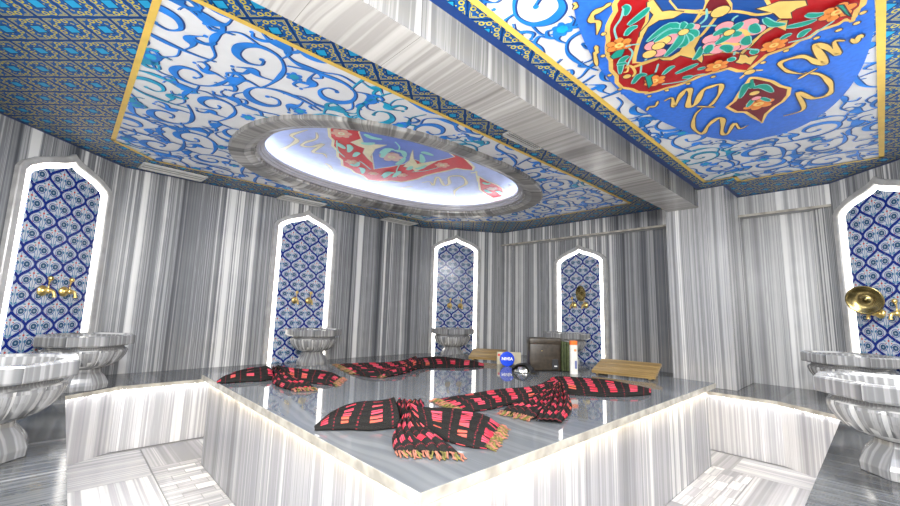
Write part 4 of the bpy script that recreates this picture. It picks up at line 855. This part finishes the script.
# ------------------------------------------------------------------ plaid cloths
def pestemal(lobes, label, seed):
    rg = random.Random(seed)
    k0 = lobes[0][1][0]; kc = ((k0[0]+k0[2])/2, (k0[1]+k0[3])/2)
    t = empty('plaid_bath_cloth', P(kc[0], kc[1], ZT), 0, label, 'bath cloth', 'red and black plaid bath cloths on the platform')
    org = P(kc[0], kc[1], ZT)
    bm = BM(); l = bm.loops.layers.uv['UVMap']; ends = []
    for li, (fr, secs) in enumerate(lobes):
        Ls = catmull([(s[0]*K, s[1]*K, 0) for s in secs], 8); Rs = catmull([(s[2]*K, s[3]*K, 0) for s in secs], 8)
        ns = 46; nf = rg.choice([4.5, 5.5]); ph = rg.uniform(0, 3); fw = .52+li*.11
        acc = rg.uniform(0, .1); prev = None; grid = []
        for i, (a, b) in enumerate(zip(Ls, Rs)):
            m_ = (a+b)/2
            if prev is not None: acc += (m_-prev).length
            prev = m_; tt = i/(len(Ls)-1); wd = (a-b).length
            row = []
            for j in range(ns+1):
                s = j/ns; x = a.lerp(b, s)
                fold = abs(math.sin(PI*nf*s+ph+1.3*math.sin(3*tt+li)))**.6
                sec = .5+.5*math.sin(9*tt+7*s+ph)
                amp = .036*min(1.0, .35+wd/.22)*(1-.45*tt)
                edge = min(1, 7*s, 7*(1-s))
                z = .0055+edge**.6*(.007+amp*1.3*(.15+.85*fold)*(.75+.25*sec))+.020*math.exp(-(tt/.16)**2)*edge
                if li == 0 and tt < .12: z *= .45+.55*tt/.12
                if tt > .85: z *= 1-.55*(tt-.85)/.15
                row.append((bm.verts.new((x.x-org.x, x.y-org.y, z+.0015*li)), (acc, s*fw)))
            grid.append(row)
        for i in range(len(grid)-1):
            for j in range(ns):
                q = (grid[i][j], grid[i][j+1], grid[i+1][j+1], grid[i+1][j])
                f = bm.faces.new([x[0] for x in q])
                for lp, x in zip(f.loops, q): lp[l].uv = x[1]
        if fr: ends.append((Ls, Rs, [v[0].co.z for v in grid[-1]]))
    o = obj('folded_cloth', bm, M['cloth'], t, True, auto_uv=False)
    md = o.modifiers.new('thickness', 'SOLIDIFY'); md.thickness = .002; md.offset = -1
    fb = [BM(), BM()]
    for Ls, Rs, zs in ends:
        a, b = Ls[-1], Rs[-1]; dl = ((Ls[-1]+Rs[-1])-(Ls[-4]+Rs[-4])).normalized()
        n = int((a-b).length/.009)+4
        for k in range(n):
            s = (k+.5)/n; x = a.lerp(b, s); z = max(.004, zs[int(s*46)]*.6); L = rg.uniform(.04, .075)
            d = (dl+Vector((rg.uniform(-.35, .35), rg.uniform(-.35, .35), 0))).normalized(); sd = Vector((-d.y, d.x, 0))*rg.uniform(-.012, .012)
            z += .0055; p0 = Vector((x.x-org.x, x.y-org.y, z))-d*.015
            pts = [p0, p0+d*L*.4+sd+Vector((0, 0, .002)), p0+d*L*.75-sd*.4+Vector((0, 0, -z*.6)), p0+d*L+Vector((0, 0, .0055-z))]
            tube(fb[0 if (k//3) % 2 else 1], pts, [.0045, .004, .004, .002], 5)
    if ends:
        tag(obj('olive_fringe', fb[0], M['fringe_olive'], t, True), kind='stuff'); tag(obj('pink_fringe', fb[1], M['fringe_pink'], t, True), kind='stuff')
    return t
labs = ['red and black plaid cloth knotted in the middle, lying nearest the platform front corner',
        'red and black plaid cloth along the right front edge, before the wooden board',
        'red and black plaid cloth at the left rear of the platform, near its left corner',
        'red and black plaid cloth stretched along the back of the platform, beside the left board']
for i, cl in enumerate(CLOTHS): pestemal(cl, labs[i], 30+i)

# ------------------------------------------------------------------ things at the back of the platform
def board(loc, rz, L, D, H, label):
    t = empty('slatted_headrest', loc, rz, label, 'wooden headrest')
    a = math.atan2(H, D); R = Matrix.Rotation(a, 4, 'X')
    for k in range(3):
        w = D/3
        bm = BM(); box(bm, (-L/2, k*w+.006, -.014), (L/2, (k+1)*w-.006, .014), Matrix.Translation((0, 0, .028)) @ R, bev=.003); obj('slat', bm, M['wood'], t)
    for s in (-1, 1):
        x = s*(L/2-.045)
        bm = BM(); M3 = Matrix(((0, 0, 1, x), (1, 0, 0, 0), (0, 1, 0, 0), (0, 0, 0, 1)))
        prism(bm, [(.02, .006), (D*.93, .006), (D*.93, .008+math.tan(a)*D*.93), (.02, .011)], -.012, .012, M3); obj('wedge_support', bm, M['wood'], t)
        for y in (.035, D*.85):
            bm = BM(); box(bm, (x-.01, y-.01, 0), (x+.01, y+.01, .007)); obj('rubber_foot', bm, M['black'], t)
    return t
p0 = P(5.16, 2.66, ZT); p1 = P(5.29, 1.98, ZT); dd = (p0-p1)
board((p0+p1)/2, math.atan2(p1.y-p0.y, p1.x-p0.x), dd.length*1.10, .37, .080, 'slatted wooden headrest board on the right of the platform, right of the bottle')
p0 = P(4.80, 4.60, ZT); p1 = P(5.10, 4.12, ZT); dd = (p0-p1)
board((p0+p1)/2, math.atan2(p1.y-p0.y, p1.x-p0.x), dd.length, .30, .075, 'slatted wooden headrest board left of the round blue tin, partly hidden')

leather = flat('worn dark brown leather', (.035, .026, .017), .42, var=.35, vs=30)
olive = flat('olive green fabric', (.045, .06, .018), .7, var=.35, vs=35)
# toiletry bag
a, b = P(4.71, 3.36, ZT), P(5.02, 3.08, ZT); dv = (b-a); rz = math.atan2(dv.y, dv.x)
Lb = dv.length
bag = empty('toiletry_bag', a, rz, 'dark brown toiletry bag standing upright in front of the right-hand niche', 'bag')
H = .305
s_f = 1.0
Wm = .66*K*.66
bm = BM(); box(bm, (0, .0, .002), (.305, .13, H), bev=.014); obj('bag_body', bm, leather, bag, True)
bm = BM(); box(bm, (-.003, -.006, H-.055), (.308, .136, H+.006), bev=.010); obj('bag_lid', bm, leather, bag, True)
bm = BM(); box(bm, (.215, -.012, .02), (.275, .0, .115), bev=.004); obj('front_pocket', bm, M['black'], bag)
bm = BM(); box(bm, (.235, -.015, .045), (.262, -.011, .055)); obj('metal_badge', bm, M['grille'], bag)
bm = BM(); lathe(bm, [(.004, -.004), (.006, 0), (.004, .004)], 10, M_=Matrix.Translation((.118, -.008, .19))); obj('snap_button', bm, M['brass'], bag)
bm = BM()
for k in range(4): box(bm, (.31+k*.026, .004+.006*(k % 2), .002), (.334+k*.026, .125-.006*(k % 2), H-.022-.004*k), bev=.009)
boxuv(bm)
q = a+Vector((math.cos(rz), math.sin(rz), 0))*.0
gb = obj('folded_olive_pouch', bm, olive, None, True); gb.location = a; gb.rotation_euler = (0, 0, rz)
gb.data.transform(Matrix.Translation((.003, 0, 0)))
tag(gb, 'olive green folded pouch squeezed between the brown bag and the white bottle', 'pouch')
# bottle
def rrect(w, d, r, n=5):
    pts = []
    for cx, cy, a0 in ((w/2-r, d/2-r, 0), (-w/2+r, d/2-r, PI/2), (-w/2+r, -d/2+r, PI), (w/2-r, -d/2+r, 1.5*PI)):
        for k in range(n+1): pts.append((cx+r*math.cos(a0+k*PI/2/n), cy+r*math.sin(a0+k*PI/2/n)))
    return pts
bl = P(5.0, 2.86, ZT)
bot = empty('shampoo_bottle', bl, -.75, 'tall white shampoo bottle with orange cap beside the bag', 'bottle')
bm = BM(); prism(bm, rrect(.072, .045, .02), 0, .262); obj('bottle_body', bm, flat('white plastic', (.62, .60, .55), .35), bot)
bm = BM(); prism(bm, rrect(.070, .044, .02), .263, .300); obj('bottle_cap', bm, flat('orange plastic', (.85, .16, .02), .35), bot)
bm = BM(); box(bm, (.004, -.0245, .05), (.022, -.0225, .12)); obj('blue_print', bm, flat('blue print', (.10, .13, .30), .5), bot)
bm = BM(); lathe(bm, [(.012, -.0), (.012, .002)], 20, M_=Matrix.Translation((.008, -.0225, .215)) @ Matrix.Rotation(PI/2, 4, 'X')); obj('orange_print', bm, flat('orange print', (.8, .25, .08), .5), bot)
# carton behind the tin
c0 = P(4.90, 3.91, ZT); cz = -.75
ct = empty('small_carton', c0+Vector((.04, .04, 0)), cz, 'small cream carton standing behind the round blue tin', 'carton')
bm = BM(); box(bm, (-.09, 0, 0), (.16, .05, .125), bev=.002); obj('carton_body', bm, flat('cream card', (.56, .50, .36), .6), ct)
bm = BM(); box(bm, (-.085, -.0015, .085), (-.06, 0, .108)); obj('red_mark', bm, flat('red print', (.6, .06, .05), .5), ct)
# blue tin on its edge
tin = empty('round_blue_tin', P(4.80, 3.82, ZT), -.78, 'round blue tin with white lettering standing on edge against the carton', 'tin')
Rt = Matrix.Translation((0, 0, .074)) @ Matrix.Rotation(PI/2, 4, 'X')
bm = BM(); lathe(bm, [(.062, -.020), (.072, -.018), (.073, .0), (.071, .004)], 40, M_=Rt); obj('tin_base', bm, flat('dark tin edge', (.03, .04, .09), .3, .6), tin, True)
bm = BM(); lathe(bm, [(.0725, .004), (.0735, .006), (.0735, .018), (.066, .021), (.03, .0215)], 40, M_=Rt); obj('tin_lid', bm, flat('bright blue lid', (.01, .06, .62), .25), tin, False)
cu = bpy.data.curves.new('lid_lettering', 'FONT'); cu.body = 'NIVEA'; cu.size = .040; cu.align_x = 'CENTER'; cu.align_y = 'CENTER'; cu.extrude = .0004; cu.offset = .0012
tmp = bpy.data.objects.new('tmp', cu); C.objects.link(tmp); bpy.context.view_layer.update()
dg = bpy.context.evaluated_depsgraph_get(); me = bpy.data.meshes.new_from_object(tmp.evaluated_get(dg)); bpy.data.objects.remove(tmp)
me.transform(Matrix.Translation((0, -.0225, .076)) @ Matrix.Rotation(PI/2, 4, 'X'))
me.materials.clear(); me.materials.append(flat('white print', (.85, .85, .85), .5))
o = bpy.data.objects.new('lid_lettering', me); C.objects.link(o); o.parent = tin
# silver bowl under a black mitt
sb = empty('metal_bath_bowl', P(4.54, 3.345, ZT), -.75, 'small silver bowl turned upside down on the platform, black mitt over it', 'bowl')
bm = BM(); lathe(bm, [(.083, .001), (.080, .010), (.074, .030), (.058, .050), (.032, .062), (.001, .066)], 40, cap0=True, cap1=True); obj('bowl_shell', bm, flat('brushed steel', (.75, .74, .68), .22, 1.0), sb, True)
mt = BM(); V = []
for i in range(25):
    row = []
    for j in range(13):
        a_ = i/24; b_ = j/12
        x = -.092+.215*a_; y = -.030+.125*b_-.105*min(1, max(0, x/.075))
        rr = math.hypot(x, y)
        z = .073*math.sqrt(max(0, 1-(rr/.102)**2))+.005 if rr < .102 else .005
        z += .018*math.exp(-((x-.10)/.045)**2)*(1-abs(b_-.5)*1.2)+.003*math.sin(40*x+20*y)
        edge = min(1, 6*a_, 6*(1-a_)); 
        row.append(mt.verts.new((x, y+.01*math.sin(12*a_), max(.003, z))))
    V.append(row)
for i in range(24):
    for j in range(12): mt.faces.new((V[i][j], V[i+1][j], V[i+1][j+1], V[i][j+1]))
mo = obj('exfoliating_mitt', mt, M['black'], None, True); mo.location = P(4.54, 3.345, ZT); mo.rotation_euler = (0, 0, -.75)
md = mo.modifiers.new('thickness', 'SOLIDIFY'); md.thickness = .004; md.offset = 1
tag(mo, 'black exfoliating mitt draped over the silver bowl, between blue tin and bag', 'bath mitt')

# ------------------------------------------------------------------ light
def area(name, loc, rot, sx, sy, power, col=(1, 1, 1)):
    l_ = bpy.data.lights.new(name, 'AREA'); l_.shape = 'RECTANGLE'; l_.size = sx; l_.size_y = sy; l_.energy = power; l_.color = col
    o = bpy.data.objects.new(name, l_); C.objects.link(o); o.location = loc; o.rotation_euler = rot; return o
def aim(o, to):
    o.rotation_euler = (Vector(to)-o.location).to_track_quat('-Z', 'Y').to_euler()
o = area('near_wall_fill', P(-.22, -.22, 1.2), (0, 0, 0), .8, .5, 50, (1, .98, .95)); aim(o, P(4, 4, .3))  # added fill light behind the camera, not a wall lamp
o = area('near_up_fill', P(-.1, -.1, -.05), (PI, 0, 0), .5, .5, 26, (1, .98, .95)); aim(o, P(1.2, 1.1, 1.9))  # unseen fill added to brighten the ceiling
o = area('left_down_fill', P(.0, 3.0, 1.8), (0, 0, 0), .4, .4, 30);  # added fill from above the left side, not a ceiling fixture
o = area('right_down_fill', P(4.0, -.4, 1.8), (0, 0, 0), .4, .4, 30)  # same kind of added, unseen fill on the right side
w = bpy.data.worlds.new('world'); bpy.context.scene.world = w; w.use_nodes = True
w.node_tree.nodes['Background'].inputs[0].default_value = (.5, .5, .5, 1); w.node_tree.nodes['Background'].inputs[1].default_value = .05

# ------------------------------------------------------------------ camera
f_, pitch, roll, yaw = 405.1, .1382, .02665, .81502
cam = bpy.data.cameras.new('camera'); co = bpy.data.objects.new('camera', cam); C.objects.link(co)
cam.sensor_width = 36; cam.lens = 36*f_/900; cam.clip_start = .02
fw = Vector((math.cos(yaw)*math.cos(pitch), math.sin(yaw)*math.cos(pitch), math.sin(pitch)))
rt = Vector((math.sin(yaw), -math.cos(yaw), 0)); up = rt.cross(fw)
c_, s_ = math.cos(roll), math.sin(roll)
# image x axis and y axis after roll
rx = rt*c_+up*s_; ux = up*c_-rt*s_
m4 = Matrix((rx, ux, -fw)).transposed().to_4x4(); m4.translation = P(0, 0, 0); co.matrix_world = m4
sc = bpy.context.scene; sc.camera = co
sc.view_settings.view_transform = 'Standard'; sc.view_settings.look = 'None'; sc.view_settings.exposure = EXPO; sc.view_settings.gamma = 1
sc.cycles.max_bounces = 8; sc.cycles.diffuse_bounces = 5; sc.cycles.glossy_bounces = 4; sc.cycles.sample_clamp_indirect = 6
sc.cycles.use_denoising = True
